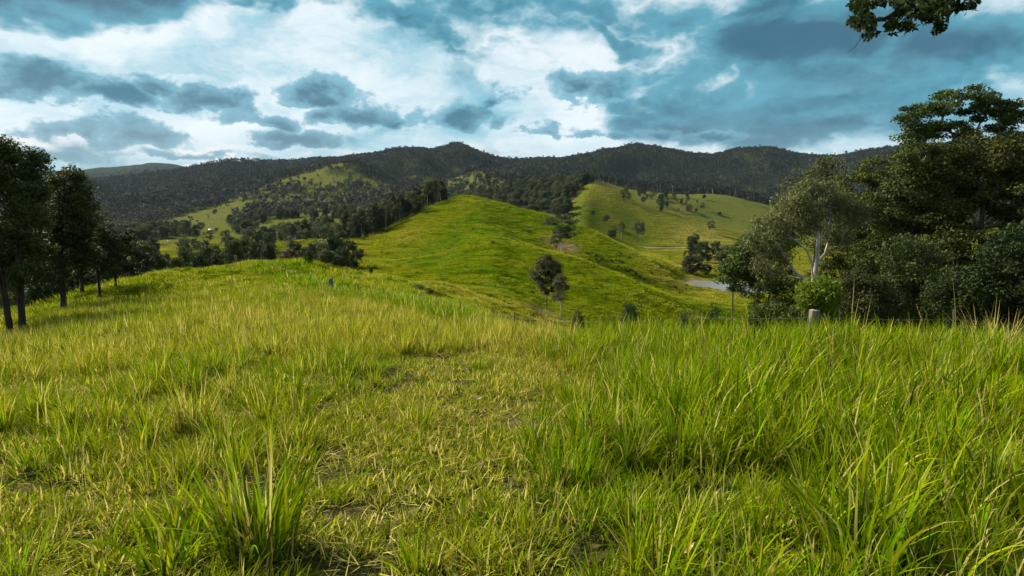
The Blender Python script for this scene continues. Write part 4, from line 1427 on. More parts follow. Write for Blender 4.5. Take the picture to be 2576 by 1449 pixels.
for i in range(34):
    d = random.uniform(37, 64)
    px = random.uniform(770, 1130)
    x, y, z = at(px, d)
    g_ = random.random() < 0.5
    sh_ = random.uniform(0.28, 0.80)
    lm_ = min(((2066, 27, 'the bright lime bush'), (2056, 41, 'the pale-limbed gum'), (1905, 50, 'the pond-side bushy tree'), (2400, 52, 'the tallest tree'), (2470, 45, 'the broad dark tree'), (2545, 27, 'the dry brown weeds'), (2290, 47, 'the dense middle tree'), (2780, 40, 'the outermost heavy tree'), (2310, 31, 'the middle dark shrub')),
              key=lambda q_: math.hypot(q_[1] * (q_[0] / DS - W / 2) / F - x, q_[1] - y))[2]
    e_ = tree_thing('thicket_shrub', *(SHRUB[0] if g_ else SHRUB[3]), (x, y, z - 0.2), random.uniform(0, 6.28), (random.uniform(0.40, 0.55),) * 2 + (sh_,),
                    '%s %s shrub packed under the right thicket near %s' % ('tall' if sh_ > 0.5 else 'low', 'dark' if g_ else 'mid-green', lm_),
                    'dark understorey of the right thicket' if g_ else 'mid-green understorey of the right thicket', 'shrub')


# ------------------------------------------------------------------ repeated trees
USED = set()


def put_tree(name, meshes, x, y, height, width, label, group, cat='tree', rz=None):
    z = float(ground_z(x, y))
    s = height / 10.0
    w = s * width
    r = random.uniform(0, 6.28) if rz is None else rz
    return tree_thing(name, meshes[0], meshes[1], (x, y, z - 0.1), r, (w, w, s), label, group, cat)


LM = [('the pale farm shed', hit(*dp(532, 583))), ('the white tank', hit(*dp(424, 612))), ('the gully corner', hit(*dp(862, 640))), ('the rust trees', at(720 / DS, 150)),
      ('the green slope behind the shed', hit(*dp(560, 535))), ('the far round green knoll', hit(*dp(850, 450))), ('the narrow rust tree', at(368 / DS, 125)), ('the pale clearing right of the shed', hit(*dp(770, 570))),
      ('the wood behind the round hill', at(1250 / DS, 640))]
LM2 = [('the round hill top', hit(*dp(1180, 505))), ('the oval-crowned gum', hit(*dp(1374, 778))), ('the spreading gum', hit(*dp(1412, 634))), ('the pond', hit(*dp(1745, 735))),
       ('the brown dead weeds', hit(*dp(1080, 720))), ('the little gully bush', hit(*dp(960, 690)))]


def nearest(lm, x, y):
    return min(lm, key=lambda q: math.hypot(q[1][0] - x, q[1][1] - y))[0]


def build(h, w, mid=12.0):
    return ('tall' if h > mid * 1.15 else 'low' if h < mid * 0.85 else 'middling') + (' broad' if w > 1.07 else ' slender' if w < 0.93 else '')


# row of gums along the left edge of the round hill
for i in range(58):
    t = (i + random.uniform(-0.3, 0.3)) / 57
    px = 346 + (446 - 346) * t
    crest = np.interp(px, [345, 358, 390, 417, 446], [330, 335, 337, 342, 348])
    d = crest + random.uniform(-14, 34) - (18 * (1 - t))
    x, y = d * (px - W / 2) / F, d
    hgt = random.uniform(10, 19) * (1.0 - 0.25 * t)
    dark = random.random() < 0.45
    k = random.choice(DENSE[:2]) if dark else random.choice(GUMS)
    wd = random.uniform(0.6, 0.95) if dark else random.uniform(0.75, 1.1)
    seg = 'gully end' if t < 0.25 else 'lower half' if t < 0.5 else 'upper half' if t < 0.78 else 'crest end'
    put_tree('dark_tree' if dark else 'gum_tree', k, x, y, hgt, wd,
             '%s %s at the %s of the round hill tree row' % (build(hgt, wd, 13.5), 'dark leafy tree' if dark else 'gum', seg),
             'dark trees along the hill edge' if dark else 'gums along the hill edge')

# belt of trees just below the brow of the near slope
tops = [(300, 655), (335, 640), (402, 628), (420, 650), (385, 662), (436, 640), (470, 615), (500, 632), (530, 605), (560, 618), (590, 600), (622, 585), (650, 600), (676, 608), (700, 640), (735, 612), (765, 622), (790, 600), (815, 612), (838, 590), (862, 612), (885, 600), (455, 650), (610, 640), (560, 650), (780, 645), (660, 640), (800, 640)]
for i, (tx, ty) in enumerate(tops):
    d = 112 + (i * 37 % 60)
    x, y, z = at(tx / DS, d)
    top = EYE + (HORIZON - ty / DS) / F * d
    rust = (tx in (700, 735))
    lush = i % 3 == 1
    k = RUST if rust else (DENSE[i % 3] if not lush else ROUND[0])
    put_tree('rust_tree' if rust else 'valley_tree', k, x, y, max(6, top - z), random.uniform(0.5, 0.7) if not rust else 0.8,
             'rusty brown tree standing in the green belt below the brow' if rust else '%s %s tree just below the brow %s' % ('tall' if ty < 612 else 'lower', 'round-crowned' if lush else 'dense dark', 'toward the left gums' if tx < 540 else 'behind the far fence post' if tx < 690 else 'beside the gully and gum row'),
             'rusty trees below the brow' if rust else 'trees below the brow of the near slope')
x, y, z = at(368 / DS, 125)
put_tree('rust_tree', RUST, x, y, EYE + (HORIZON - 583 / DS) / F * 125 - z, 0.42, 'narrow rusty brown tree rising behind the left gums', None)

# gully at the foot of the round hill
for i, (bx, by, h, w, k, lab) in enumerate((
        (862, 640, 62, 1.0, DENSE[0], 'round dark tree at the bottom corner of the gum row'),
        (905, 680, 58, 1.0, GUMS[2], 'pale grey gum in the gully at the foot of the round hill'),
        (822, 672, 48, 1.4, ROUND[1], 'rounded olive bush beside the gully fold'),
        (848, 676, 40, 1.4, DENSE[1], 'rounded dark bush touching the olive bush at the gully fold'),
        (933, 690, 20, 0.9, DENSE[2], 'little dark bush right of the pale grey gum in the gully'),
        (775, 662, 36, 1.2, DENSE[2], 'bush peeking over the brow by the rusty trees'),
        (1374, 778, 142, 0.95, ROUND[1], 'oval-crowned gum standing alone on the near spur'),
        (1408, 800, 116, 0.95, GUMS[1], 'ragged olive gum beside the oval-crowned gum'),
        (1412, 634, 100, 1.6, GUMS[3], 'spreading gum beside bare red soil on the hill flank'),
        (1398, 640, 56, 1.2, GUMS[0], 'shorter gum half behind the spreading gum on the hill flank'),
        (1491, 545, 16, 1.3, ROUND[0], 'small dark tree highest on the far spur'),
        (1525, 562, 22, 1.3, ROUND[1], 'small rounded tree halfway down the far spur'),
        (1563, 600, 44, 0.8, GUMS[1], 'upright dark gum on the lower far spur'),
        (1605, 612, 58, 1.2, GUMS[2], 'wide grey-green gum beside the dirt road end'),
        (1540, 598, 24, 1.6, DENSE[1], 'low thicket left of the upright dark gum'),
        (1786, 590, 38, 1.2, GUMS[3], 'lone gum on the right-hand hill flank above the pond'),
        (1771, 503, 14, 1.2, ROUND[0], 'tiny round tree near the top of the back hill'),
        (1728, 500, 16, 1.0, ROUND[1], 'tiny tree left of the round tree on the back hill'),
        (1810, 542, 10, 2.0, DENSE[0], 'flat dark bush on the open back hill'),
        (1885, 512, 18, 1.8, GUMS[0], 'dark tree cluster at the right shoulder of the back hill'),
        (1742, 650, 66, 0.8, DENSE[1], 'tall dark tree at the left of the pond-side grove'),
        (1768, 660, 56, 1.1, DENSE[2], 'middle dark tree of the pond-side grove'),
        (1800, 655, 50, 1.0, DENSE[0], 'right dark tree of the pond-side grove'),
        (1822, 668, 46, 1.0, GUMS[1], 'grey gum at the end of the pond-side grove'),
        (1742, 688, 48, 1.9, DENSE[2], 'broad round bush in front of the pond-side grove'),
        (1775, 690, 30, 1.8, DENSE[1], 'low bush on the bank between grove and pond'),
        (1722, 655, 26, 0.6, GUMS[0], 'thin sapling left of the pond-side grove'))):
    x, y, z = hit(*dp(bx, by))
    put_tree('bush' if 'bush' in lab or 'thicket' in lab else 'lone_tree', k, x, y, hpx(h, y), w, lab, None, 'bush' if 'bush' in lab else 'tree')

# strip of trees in the fold between far spur and back hill
for i in range(62):
    t = random.random()
    bx, by = 1560 + 200 * t + random.uniform(-18, 18), 478 + 60 * t + random.uniform(-26, 22)
    if bx > 1725 and by > 540:
        continue
    x, y, z = hit(*dp(bx, by))
    g = random.random() < 0.72
    put_tree('gum_tree' if g else 'dark_tree', random.choice(GUMS) if g else random.choice(DENSE), x, y, *(hw := (random.uniform(5, 11), random.uniform(0.85, 1.3))),
             '%s %s %s the fold between the far green hills' % (build(*hw, 8.0), 'olive gum' if g else 'dark tree', 'high in' if t < 0.35 else 'midway down' if t < 0.7 else 'at the foot of'),
             'gums in the far fold' if g else 'dark trees in the far fold')

# weed clumps and bushes dotted over the slopes
spots = [(1190, 578), (1240, 612), (1268, 598), (1085, 582), (1604, 712), (1320, 660), (1270, 690), (1290, 700), (1010, 742), (1140, 690), (1195, 760), (1235, 745), (1265, 775), (1660, 735), (1690, 700), (1640, 690), (1585, 650), (1560, 640), (1530, 660), (1500, 655), (1480, 640), (1450, 620), (1555, 672), (1575, 680), (1600, 690), (1120, 742), (1300, 620), (1360, 600), (1330, 585), (1420, 700), (1460, 690), (1710, 740)] + [(1500 + 220 * t_ + 14 * math.sin(9 * t_), 645 + 91 * t_ + 7 * math.sin(23 * t_)) for t_ in np.linspace(0, 1, 26)]
for i, (bx, by) in enumerate(spots):
    x, y, z = hit(*dp(bx, by))
    h = hpx(random.uniform(4, 9), y)
    put_tree('weed_clump', SHRUB[0], x, y, h, random.uniform(0.7, 1.3), 'small dark weed clump on the grass %s %s' % ('just beside' if h < 1.0 else 'out from', nearest(LM2, x, y)), 'weed clumps on the hillsides', 'weed')
for (bx, by, h, w, k, lab) in ((1052, 762, 30, 1.2, SHRUB[2], 'brown dead weed bush beyond the fence'), (1078, 765, 22, 1.2, SHRUB[0], 'dark weed bush touching the brown dead weeds beyond the fence'),
                               (1590, 800, 62, 1.0, SHRUB[0], 'dark bush in the dip behind the tall green grass'), (1545, 812, 44, 0.9, SHRUB[1], 'leafy green bush in front of the dark bush in the dip'),
                               (1455, 806, 40, 1.0, SHRUB[3], 'low scrub below the ragged olive gum'), (1740, 800, 40, 1.2, SHRUB[3], 'dark scrub at the end of the near spur'), (1810, 800, 52, 1.2, SHRUB[3], 'dark scrub where the near spur meets the right thicket')):
    d = {762: 62, 765: 60, 800: 120, 812: 100, 806: 105}[by]
    x, y, z = at(bx / DS, d)
    top = EYE + (HORIZON - (by - h) / DS) / F * d
    put_tree('weed_bush', k, x, y, max(top - z, 1.0), w * 0.9 if top - z < 4 else w * 0.5, lab, None, 'bush')


# ------------------------------------------------------------------ valley woodland and mountain forest
def build_forest():
    g = np.random.default_rng(99)
    # candidates on the left valley floor and lower slopes
    x, y = ring_points(150, 860, 1 / 52.0, 56)
    fm = forest_mask(x, y)
    px, py = project(x, y, ground_z(x, y))
    r = np.hypot(x, y)
    k = (g.uniform(0, 1, len(x)) < fm) & visible(x, y, 14)
    k &= ~((px > 340) & (r < 372) & (px < 470))
    x, y, r = x[k], y[k], r[k]
    o = np.argsort(r)
    x, y, r = x[o], y[o], r[o]
    nthing = 150
    kinds = [('gum_tree', GUMS, 'grey-green gum in the broken woodland of the left valley', 'gums of the left valley'),
             ('dark_tree', DENSE, 'dark leafy tree in the broken woodland of the left valley', 'dark trees of the left valley')]
    for i in range(min(nthing, len(x))):
        nm, ks, lab, grp = kinds[0 if g.uniform() < 0.55 else 1]
        hh, ww = g.uniform(8, 16), g.uniform(0.8, 1.25)
        put_tree(nm, ks[g.integers(0, len(ks))], x[i], y[i], hh, ww, '%s %s of the left valley woodland near %s' % (build(hh, ww), 'grey-green gum' if nm == 'gum_tree' else 'dark leafy tree', nearest(LM, x[i], y[i])), grp)
    P = [np.stack([x[nthing:], y[nthing:], ground_z(x[nthing:], y[nthing:]) - 0.3], -1)]
    S = [g.uniform(0.7, 1.45, len(x) - nthing)]
    for (r0, r1, dens) in ((860, 1500, 1 / 50.0), (1500, 2380, 1 / 66.0), (4900, 5800, 1 / 400.0)):
        x, y = ring_points(r0, r1, dens, 56)
        k = visible(x, y, 16)
        k &= g.uniform(0, 1, len(x)) < forest_mask(x, y)
        x, y = x[k], y[k]
        P.append(np.stack([x, y, ground_z(x, y) - 0.3], -1))
        s = g.uniform(0.6, 1.25, len(x)) * (0.75 + 0.6 * fbm(x / 120, y / 120, 3, 71))
        s = np.where(g.uniform(0, 1, len(x)) < 0.05, s * 1.35, s)
        S.append(s * (1.8 if r0 > 4000 else 1.0))
    near = len(P[0])
    P, S = np.concatenate(P), np.concatenate(S)
    protos = []
    for i in range(6):
        gum = i % 2
        ell = [(0, 0, 8.2, 2.5, 2.5, 2.6, 11)] if gum else [(0, 0, 6.3, 3.2, 3.2, 4.2, 14)]
        protos.append(tree_meshes('forest', 600 + i, 11, ell, 7.0, 0.05, 1.05, 13, 1.15, 0.75, M_FAR, M_PALE if gum else M_BARK, droop=0.4, asp=0.7, sides=4))
    c = bpy.data.collections.new('forest_tree')
    protos = protos + GUMS + DENSE
    for i, (w, l) in enumerate(protos):
        # one mesh with both materials
        nv = len(w.vertices)
        a = np.zeros(nv * 3, np.float32)
        w.vertices.foreach_get('co', a)
        b = np.zeros(len(l.vertices) * 3, np.float32)
        l.vertices.foreach_get('co', b)
        fw = np.zeros(len(w.loops), np.int32)
        w.loops.foreach_get('vertex_index', fw)
        fl = np.zeros(len(l.loops), np.int32)
        l.loops.foreach_get('vertex_index', fl)
        va = np.zeros(len(l.vertices), np.float32)
        l.attributes['var'].data.foreach_get('value', va)
        me = mesh_np('forest_tree_%02d' % i, np.concatenate([a.reshape(-1, 3), b.reshape(-1, 3)]), [fw.reshape(-1, 4), fl.reshape(-1, 4) + nv], l.materials[0], False,
                     {'var': np.concatenate([np.zeros(nv, np.float32), va])})
        me.materials.append(w.materials[0])
        mi = np.zeros(len(me.polygons), np.int32)
        mi[:len(fw) // 4] = 1
        me.polygons.foreach_set('material_index', mi)
        c.objects.link(bpy.data.objects.new('forest_tree_%02d' % i, me))
    n = len(P)
    w = S * g.uniform(0.85, 1.25, n)
    pick = g.integers(0, 6, n)
    pick[:near] = g.integers(6, 13, near)
    tn = sstep(0.46, 0.72, fbm(P[:, 0] / 95, P[:, 1] / 95, 4, 83)) * g.uniform(0.2, 1.0, n) * (1 - 0.75 * sstep(1700, 2200, np.hypot(P[:, 0], P[:, 1])))
    o = scatter('forest', P, np.stack([w, w, S * 1.05], -1), pick, tn, c)
    tag(o, 'dark eucalypt forest covering the mountain slopes and far valley', 'forest', kind='stuff')
    print('forest', n)


build_forest()


# ------------------------------------------------------------------ overhanging branch of a tree outside the frame
def build_overhang():
    g = np.random.default_rng(321)
    d = 8.6

    def w(dx, dy, dd=d):
        v = pix_dir(*dp(dx, dy))
        return np.array([v[0] / v[1] * dd, dd, EYE + v[2] / v[1] * dd])
    base = np.array([10.2, 3.2, 0])
    base[2] = ground_z(base[0], base[1])
    root = empty('overhanging_tree', tuple(base))
    tr = [np.array([0, 0, -0.3]), np.array([-.05, .1, 1.4]), np.array([-.1, .35, 3.2]), np.array([-.35, .9, 4.9]), np.array([-.6, 1.6, 6.3]), np.array([-.5, 2.0, 8.0])]
    limb = [w(2560, -150, 7.0), w(2470, -60, 8.0), w(2400, -12), w(2330, 4), w(2270, 22), w(2225, 48), w(2185, 52), w(2160, 30)]
    lim2 = [w(2330, 4), w(2300, 40), w(2270, 70)]
    lim3 = [w(2440, -40, 8.3), w(2425, 5, 8.5), w(2452, 8, 8.5)]
    lim4 = [w(2185, 52), w(2170, 88), w(2150, 120), w(2132, 131)]
    V, Q, o = [], [], 0

    def add(pts, r0, r1, sides=6, local=False):
        nonlocal o
        p = np.array(pts) - (0 if local else base)
        v, q = tube(p, np.linspace(r0, r1, len(p)), sides)
        V.append(v)
        Q.append(q + o)
        o += len(v)
    add(tr, 0.24, 0.09, 9, True)
    add([base + tr[3], base + (tr[3] + np.array([-1.0, 1.6, 1.1])), limb[0]] + limb[1:], 0.10, 0.012)
    add(lim2, 0.014, 0.004, 5)
    add(lim3, 0.014, 0.004, 5)
    add(lim4, 0.007, 0.0025, 5)
    add([w(2250, 30), w(2240, 60), w(2236, 78)], 0.008, 0.003, 4)
    obj('trunk', mesh_np('overhang_wood', np.concatenate(V), [np.concatenate(Q)], M_BARK, True), root)
    cl = []
    for (cx, cyy, rx, ry, n) in ((2165, 18, 34, 26, 14), (2170, 62, 34, 34, 20), (2290, 20, 44, 24, 20), (2270, 58, 34, 26, 14), (2345, 28, 36, 26, 18), (2330, -8, 70, 22, 24),
                                 (2390, 6, 40, 22, 14), (2360, 62, 20, 14, 5), (2440, 8, 18, 14, 5), (2210, -4, 40, 16, 12), (2420, -30, 60, 20, 16), (2500, -80, 80, 40, 20)):
        for _ in range(n):
            a, s = g.uniform(0, 6.28), math.sqrt(g.uniform())
            cl.append(w(cx + rx * s * math.cos(a), cyy + ry * s * math.sin(a), d + g.normal(0, 0.22)))
    cl = np.array(cl) - base
    up = np.array([[-.5, 2.0, 8.6], [-1.4, 2.6, 7.6], [.6, 1.2, 7.8], [-.2, 2.9, 7.4], [-1.1, 1.0, 8.0], [.4, 2.4, 8.6], [-2.0, 3.2, 6.6]])
    r3 = np.full((len(cl), 3), 0.085)
    v, q, var = leaf_quads(g, cl, r3, 17, 0.085, 0.9, 0.1, 0.55)
    v2, q2, var2 = leaf_quads(g, np.concatenate([up + g.normal(0, .35, up.shape) for _ in range(4)]), np.full((28, 3), 0.55), 90, 0.11, 0.7, 0.2, 0.5)
    obj('crown', mesh_np('overhang_leaf', np.concatenate([v, v2]), [q, q2 + len(v)], M_DARK, False, {'var': np.concatenate([var, var2])}), root)
    tag(root, 'dark leafy branch hanging down into the sky above the right thicket', 'tree')


build_overhang()


# ------------------------------------------------------------------ fence
def build_fence():
    root = empty('wire_fence', (FENCE_XY[3][0], FENCE_XY[3][1], float(ground_z(*FENCE_XY[3]))))
    ro = np.array(root.location)
    g = np.random.default_rng(5)
    m, nt, out = material('weathered_timber')
    tc = N(nt, 'ShaderNodeTexCoord')
    P = vmath(nt, 'MULTIPLY', tc.outputs['Object'], (1, 1, 0.08))
    n = noise(nt, P, 26.0, 6.0, 0.7)
    sepn = N(nt, 'ShaderNodeNewGeometry')
    sx = N(nt, 'ShaderNodeSeparateXYZ')
    nt.links.new(sepn.outputs['Normal'], sx.inputs[0])
    c = mixc(nt, maprange(nt, n, 0.35, 0.65), (0.05, 0.038, 0.028), (0.16, 0.135, 0.115))
    top = fmath(nt, 'MULTIPLY', maprange(nt, sx.outputs[2], 0.6, 0.9), attr(nt, 'bleach'))
    c = mixc(nt, top, c, (0.19, 0.185, 0.17))
    principled(nt, out, c, 0.9, 0.1, bump(nt, n, 1.0, 0.02))
    ms, nt2, out2 = material('rusty_steel')
    principled(nt2, out2, (0.028, 0.024, 0.020), 0.8, 0.2)
    mw, nt3, out3 = material('galvanised_wire')
    b = principled(nt3, out3, (0.10, 0.10, 0.095), 0.6, 0.4)

    def timber(h, r, seed, bleach):
        gg = np.random.default_rng(seed)
        S, R = 16, 9
        ang = np.linspace(0, 2 * math.pi, S, endpoint=False)
        groove = 1 + gg.normal(0, 0.07, S)
        V = []
        for i in range(R):
            t = i / (R - 1)
            rr = r * (1.12 - 0.2 * t) * groove * (1 + gg.normal(0, 0.015, S))
            zz = -0.4 + (h + 0.4) * t + (gg.normal(0, 0.012, S) if i == R - 1 else 0)
            V.append(np.stack([rr * np.cos(ang) + 0.04 * t * h, rr * np.sin(ang), np.full(S, 0) + zz], -1))
        V = np.concatenate(V + [np.array([[0.04 * h, 0, h + 0.012]])])
        ids = np.arange(S * R).reshape(R, S)
        nx = np.roll(ids, -1, 1)
        q = np.stack([ids[:-1], nx[:-1], nx[1:], ids[1:]], -1).reshape(-1, 4)
        t = np.stack([ids[-1], nx[-1], np.full(S, S * R)], -1)
        return mesh_np('timber_post', V, [q, t], m, False, {'bleach': np.full(len(V), bleach)})

    def star(h):
        S = 0.020
        V, Q, o = [], [], 0
        for k in range(3):
            a = k * 2.094
            ca, sa = math.cos(a), math.sin(a)
            px, py = -sa * 0.004, ca * 0.004
            ring = [(px, py), (ca * S + px, sa * S + py), (ca * S - px, sa * S - py), (-px, -py)]
            v = np.array([(x, y, z) for z in (-0.3, h) for x, y in ring])
            V.append(v)
            Q.append(np.array([[0, 1, 5, 4], [1, 2, 6, 5], [2, 3, 7, 6], [3, 0, 4, 7], [4, 5, 6, 7], [3, 2, 1, 0]]) + o)
            o += 8
        return mesh_np('steel_picket', np.concatenate(V), [np.concatenate(Q)], ms)

    sm = star(1.08)
    pts = []
    for i, ((x, y), (px, dd)) in enumerate(zip(FENCE_XY, FENCE)):
        z = float(ground_z(x, y))
        pts.append((x, y, z))
        if px in (816, 329, 235):
            o = obj('timber_post', timber({816: 1.04, 329: 1.3, 235: 1.4}[px], {816: 0.115, 329: 0.17, 235: 0.2}[px], px, 1.0 if px == 816 else 0.0), root)
        else:
            o = obj('steel_picket', sm, root)
            o.rotation_euler = (g.normal(0, 0.05), g.normal(0, 0.05), g.uniform(0, 6))
        o.location = np.array([x, y, z]) - ro
    for hgt in (0.35, 0.65, 0.86):
        path = []
        for a, c2 in zip(pts[:-1], pts[1:]):
            a, c2 = np.array(a), np.array(c2)
            for t in np.linspace(0, 1, 7)[:-1]:
                p = a + (c2 - a) * t
                p[2] += hgt - 0.10 * t * (1 - t)
                path.append(p)
        path.append(np.array(pts[-1]) + [0, 0, hgt])
        v, q = tube(np.array(path) - ro, np.full(len(path), 0.0018), 4)
        obj('wire', mesh_np('wire', v, [q], mw), root)
    tag(root, 'old wire fence with weathered timber posts and steel pickets along the grass', 'fence')


build_fence()


# ------------------------------------------------------------------ tussocks and litter in the near grass
def tussock(bx, by, h, n, w, label, tint=0.15, dead=0.15, curl=1.0, radius=0.16, group=None, lean=0.22, name='grass_tussock', mat=None, depth=None):
    g = np.random.default_rng(int(bx * 7 + by))
    x, y, z = hit(*dp(bx, by)) if depth is None else at(bx / DS, depth)
    v, f, a, b = merge([blades(g, n, 0.45 * h, 1.15 * h, w * 0.6, w * 1.2, radius, lean, curl, 6, dead), blades(g, n // 3, 0.2 * h, 0.5 * h, w * 0.5, w, radius * 1.3, 0.6, 1.2, 4, 0.5)])
    o = obj(name, mesh_np(name, v, f, mat or M_BLADE, False, {'var': a, 'dead': b}), None, (x, y, z))
    o['tint'] = tint
    return tag(o, label, 'grass tuft', group)


tussock(655, 1400, 0.76, 230, 0.019, 'largest tussock, with broad arching green blades and dry straw-yellow ones', 0.14, 0.16, 0.9, radius=0.2)
tussock(430, 1440, 0.50, 60, 0.024, 'clump of broad pale-green blades bending left beside the largest tussock', 0.1, 0.05, 1.5, lean=0.4)
tussock(490, 1095, 0.68, 200, 0.014, 'yellowish fine tussock with dry stems on the left grass', 0.55, 0.35, 0.6)
tussock(600, 1010, 0.62, 60, 0.012, 'thin upright tussock of straw stems behind the yellowish fine tussock', 0.6, 0.4, 0.4)
tussock(1440, 1225, 0.46, 230, 0.013, 'dark green tussock at the right edge of the short turf', 0.0, 0.05, 0.6)
tussock(1690, 1095, 0.70, 240, 0.013, 'deep green tussock standing in the tall lush grass', 0.0, 0.04, 0.6)
tussock(1245, 1320, 0.26, 24, 0.014, 'small tuft of spread green blades in the short turf', 0.05, 0.05, 1.1, lean=0.4, radius=0.06)
tussock(1204, 935, 0.36, 40, 0.02, 'small isolated dark tuft in the dry turf', 0.05, 0.1, 0.4, radius=0.08)
tussock(1060, 1440, 0.30, 50, 0.012, 'upright green tuft at the lower edge of the short turf', 0.1, 0.08, 0.5, radius=0.1)
tussock(1800, 985, 0.75, 120, 0.014, 'straw-topped tussock bending over the lush grass', 0.55, 0.5, 1.1)
tussock(1560, 985, 0.55, 110, 0.013, 'olive tussock on the border of turf and lush grass', 0.4, 0.2, 0.7)
tussock(2330, 905, 0.7, 130, 0.016, 'tan drooping tussock in the lush grass below the fence', 0.75, 0.6, 1.3)
tussock(2540, 840, 1.25, 220, 0.012, 'dry brown feathery weeds at the fence', 1.0, 1.0, 0.6, radius=0.5, depth=11.6, lean=0.45, name='dry_weeds', mat=M_BLADE)
for i, (bx, d, h) in enumerate(((2150, 13.0, 1.75), (2182, 13.2, 1.45), (2428, 12.0, 1.7), (1940, 13.2, 1.1), (2310, 11.0, 1.2))):
    tussock(bx, 830, h, 3, 0.012, 'tall thin seed stem standing above the lush grass', 0.5, 0.7, 0.25, radius=0.03, depth=d, lean=0.12, group='tall seed stems above the grass', name='seed_stem')

m_leafd, nt_, out_ = material('dead_leaf')
oi_ = N(nt_, 'ShaderNodeObjectInfo')
principled(nt_, out_, mixc(nt_, oi_.outputs['Random'], (0.42, 0.30, 0.20), (0.30, 0.13, 0.06)), 0.7, 0.2, transl=0.2)


def dead_leaf_mesh(L, Wd, seed):
    g = np.random.default_rng(seed)
    s = np.linspace(0, 1, 7)
    w = Wd * np.sin(math.pi * np.clip(s, 0.03, 0.97)) ** 0.8
    cur = 0.25 * L * (s - 0.5) ** 2 * 4 * g.uniform(0.4, 1.2)
    mid = np.stack([(s - .5) * L, 0.08 * L * np.sin(s * 3), cur], -1)
    l = mid + np.stack([0 * s, w / 2, 0.35 * w], -1)
    r = mid - np.stack([0 * s, w / 2, -0.35 * w], -1)
    V = np.concatenate([mid, l, r])
    i = np.arange(6)
    return mesh_np('fallen_leaf', V, [np.concatenate([np.stack([i, i + 1, i + 8, i + 7], -1), np.stack([i + 14, i + 15, i + 1, i], -1)])], m_leafd, True)


for i, (bx, by, L, lab) in enumerate(((1200, 1015, 0.13, 'pale curled leaf on the short turf behind the others'), (703, 1017, 0.14, 'tan leaf lying near the yellowish fine tussock'),
                                      (1207, 1190, 0.10, 'reddish leaf standing on edge in the short turf'), (1166, 1206, 0.08, 'small orange leaf beside the reddish leaf'),
                                      (1490, 1400, 0.08, 'pale scrap of leaf right of the straw wisp'), (1022, 1088, 0.10, 'greyish leaf on a bare patch of turf'),
                                      (1285, 1240, 0.07, 'brown leaf near the dark green tussock'), (1735, 1410, 0.10, 'brown leaf at the foot of the lush grass'))):
    x, y, z = hit(*dp(bx, by))
    o = obj('fallen_leaf', dead_leaf_mesh(L, L * 0.32, i), None, (x, y, z + 0.055))
    o.rotation_euler = (random.uniform(-.7, .7), random.uniform(-.5, .2), random.uniform(0, 6))
    tag(o, lab, 'leaf', 'fallen leaves on the turf')
tussock(1350, 1375, 0.16, 16, 0.008, 'bleached wisp of dead straw lying on the turf', 1.0, 1.0, 1.5, radius=0.03, lean=1.1, name='straw_wisp')


# ------------------------------------------------------------------ farm bits far down the valley
def box(x0, x1, y0, y1, z0, z1):
    v = np.array([(x, y, z) for z in (z0, z1) for y in (y0, y1) for x in (x0, x1)], float)
    q = np.array([[0, 2, 3, 1], [4, 5, 7, 6], [0, 1, 5, 4], [1, 3, 7, 5], [3, 2, 6, 7], [2, 0, 4, 6]])
    return v, q


def simple_mat(name, c, rough=0.6):
    m, nt, out = material(name)
    geo = N(nt, 'ShaderNodeNewGeometry')
    n = noise(nt, geo.outputs['Position'], 1.2, 4.0, 0.6)
    principled(nt, out, mixc(nt, n, tuple(0.8 * k for k in c), c), rough, 0.3)
    return m


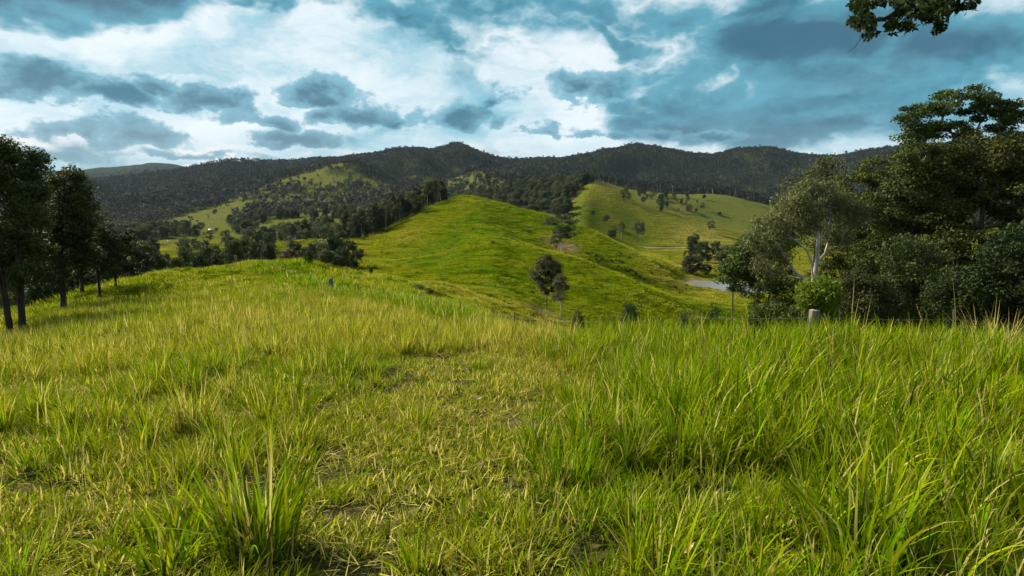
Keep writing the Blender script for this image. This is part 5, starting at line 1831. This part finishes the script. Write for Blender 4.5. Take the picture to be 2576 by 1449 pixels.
def build_farm():
    x, y, z = hit(*dp(532, 583))
    root = empty('farm_shed', (x, y, z), 0.35, 0.75)
    mw, mr, md = simple_mat('pale_cladding', (0.36, 0.35, 0.33)), simple_mat('grey_iron', (0.2, 0.205, 0.21)), simple_mat('dark_opening', (0.05, 0.05, 0.055))
    v, q = box(-3.5, 3.5, -2.5, 2.5, -0.6, 2.6)
    obj('wall', mesh_np('shed_wall', v, [q], mw), root)
    v = np.array([(-4, -3.1, 2.55), (4, -3.1, 2.55), (4, 0, 4.0), (-4, 0, 4.0), (-4, 3.1, 2.55), (4, 3.1, 2.55), (-4, -3.1, 2.7), (4, -3.1, 2.7), (4, 0, 4.15), (-4, 0, 4.15), (-4, 3.1, 2.7), (4, 3.1, 2.7)])
    q = np.array([[6, 7, 8, 9], [9, 8, 11, 10], [1, 0, 3, 2], [2, 3, 4, 5], [0, 1, 7, 6], [4, 10, 11, 5], [0, 6, 9, 3], [3, 9, 10, 4], [1, 2, 8, 7], [2, 5, 11, 8]])
    obj('roof', mesh_np('shed_roof', v, [q], mr), root)
    v, q = box(-2.6, -0.6, -2.56, -2.44, -0.6, 2.1)
    obj('door', mesh_np('shed_door', v, [q], md), root)
    v, q = box(0.8, 2.4, -2.55, -2.45, 0.9, 1.9)
    obj('window', mesh_np('shed_window', v, [q], md), root)
    tag(root, 'small pale farm shed with iron roof in the left valley clearing', 'shed')
    x, y, z = hit(*dp(424, 612))
    a = np.linspace(0, 2 * math.pi, 20, endpoint=False)
    prof = [(1.5, 0.45), (1.55, 1.2), (1.5, 2.0), (0.3, 2.4)]
    V = np.concatenate([np.stack([r * np.cos(a), r * np.sin(a), np.full(20, h)], -1) for r, h in [(0.62 * r_, h_) for r_, h_ in prof]])
    ids = np.arange(80).reshape(4, 20)
    nx = np.roll(ids, -1, 1)
    q = np.stack([ids[:-1], nx[:-1], nx[1:], ids[1:]], -1).reshape(-1, 4)
    root = empty('water_tank', (x, y, z))
    obj('tank', mesh_np('tank', V, [q, ], simple_mat('white_tank', (0.42, 0.42, 0.42))), root)
    V, Q, o = [], [], 0
    for sx in (-1, 1):
        for sy in (-1, 1):
            v, q = box(sx * 0.55 - .1, sx * 0.55 + .1, sy * 0.55 - .1, sy * 0.55 + .1, -0.6, 0.45)
            obj('leg', mesh_np('tank_leg', v, [q], mr), root)
    tag(root, 'white round tank shining among the trees of the left valley', 'water tank')


build_farm()


# ------------------------------------------------------------------ haze
def build_haze():
    m, nt, out = material('haze')
    pv = N(nt, 'ShaderNodeVolumePrincipled')
    pv.inputs['Color'].default_value = (0.55, 0.78, 1.0, 1)
    pv.inputs['Density'].default_value = HAZE
    pv.inputs['Anisotropy'].default_value = 0.0
    nt.links.new(pv.outputs[0], out.inputs['Volume'])
    zmin, zmax = float(GZ.min()) - 2, float(GZ.max()) + 60
    v, q = box(-9500, 9500, -9500, 9500, zmin, zmax)
    o = obj('haze', mesh_np('haze', v, [q], m))
    tag(o, 'thin blue haze of the air over the valley and mountains', 'haze', kind='stuff')


HAZE = 1.4e-5
build_haze()
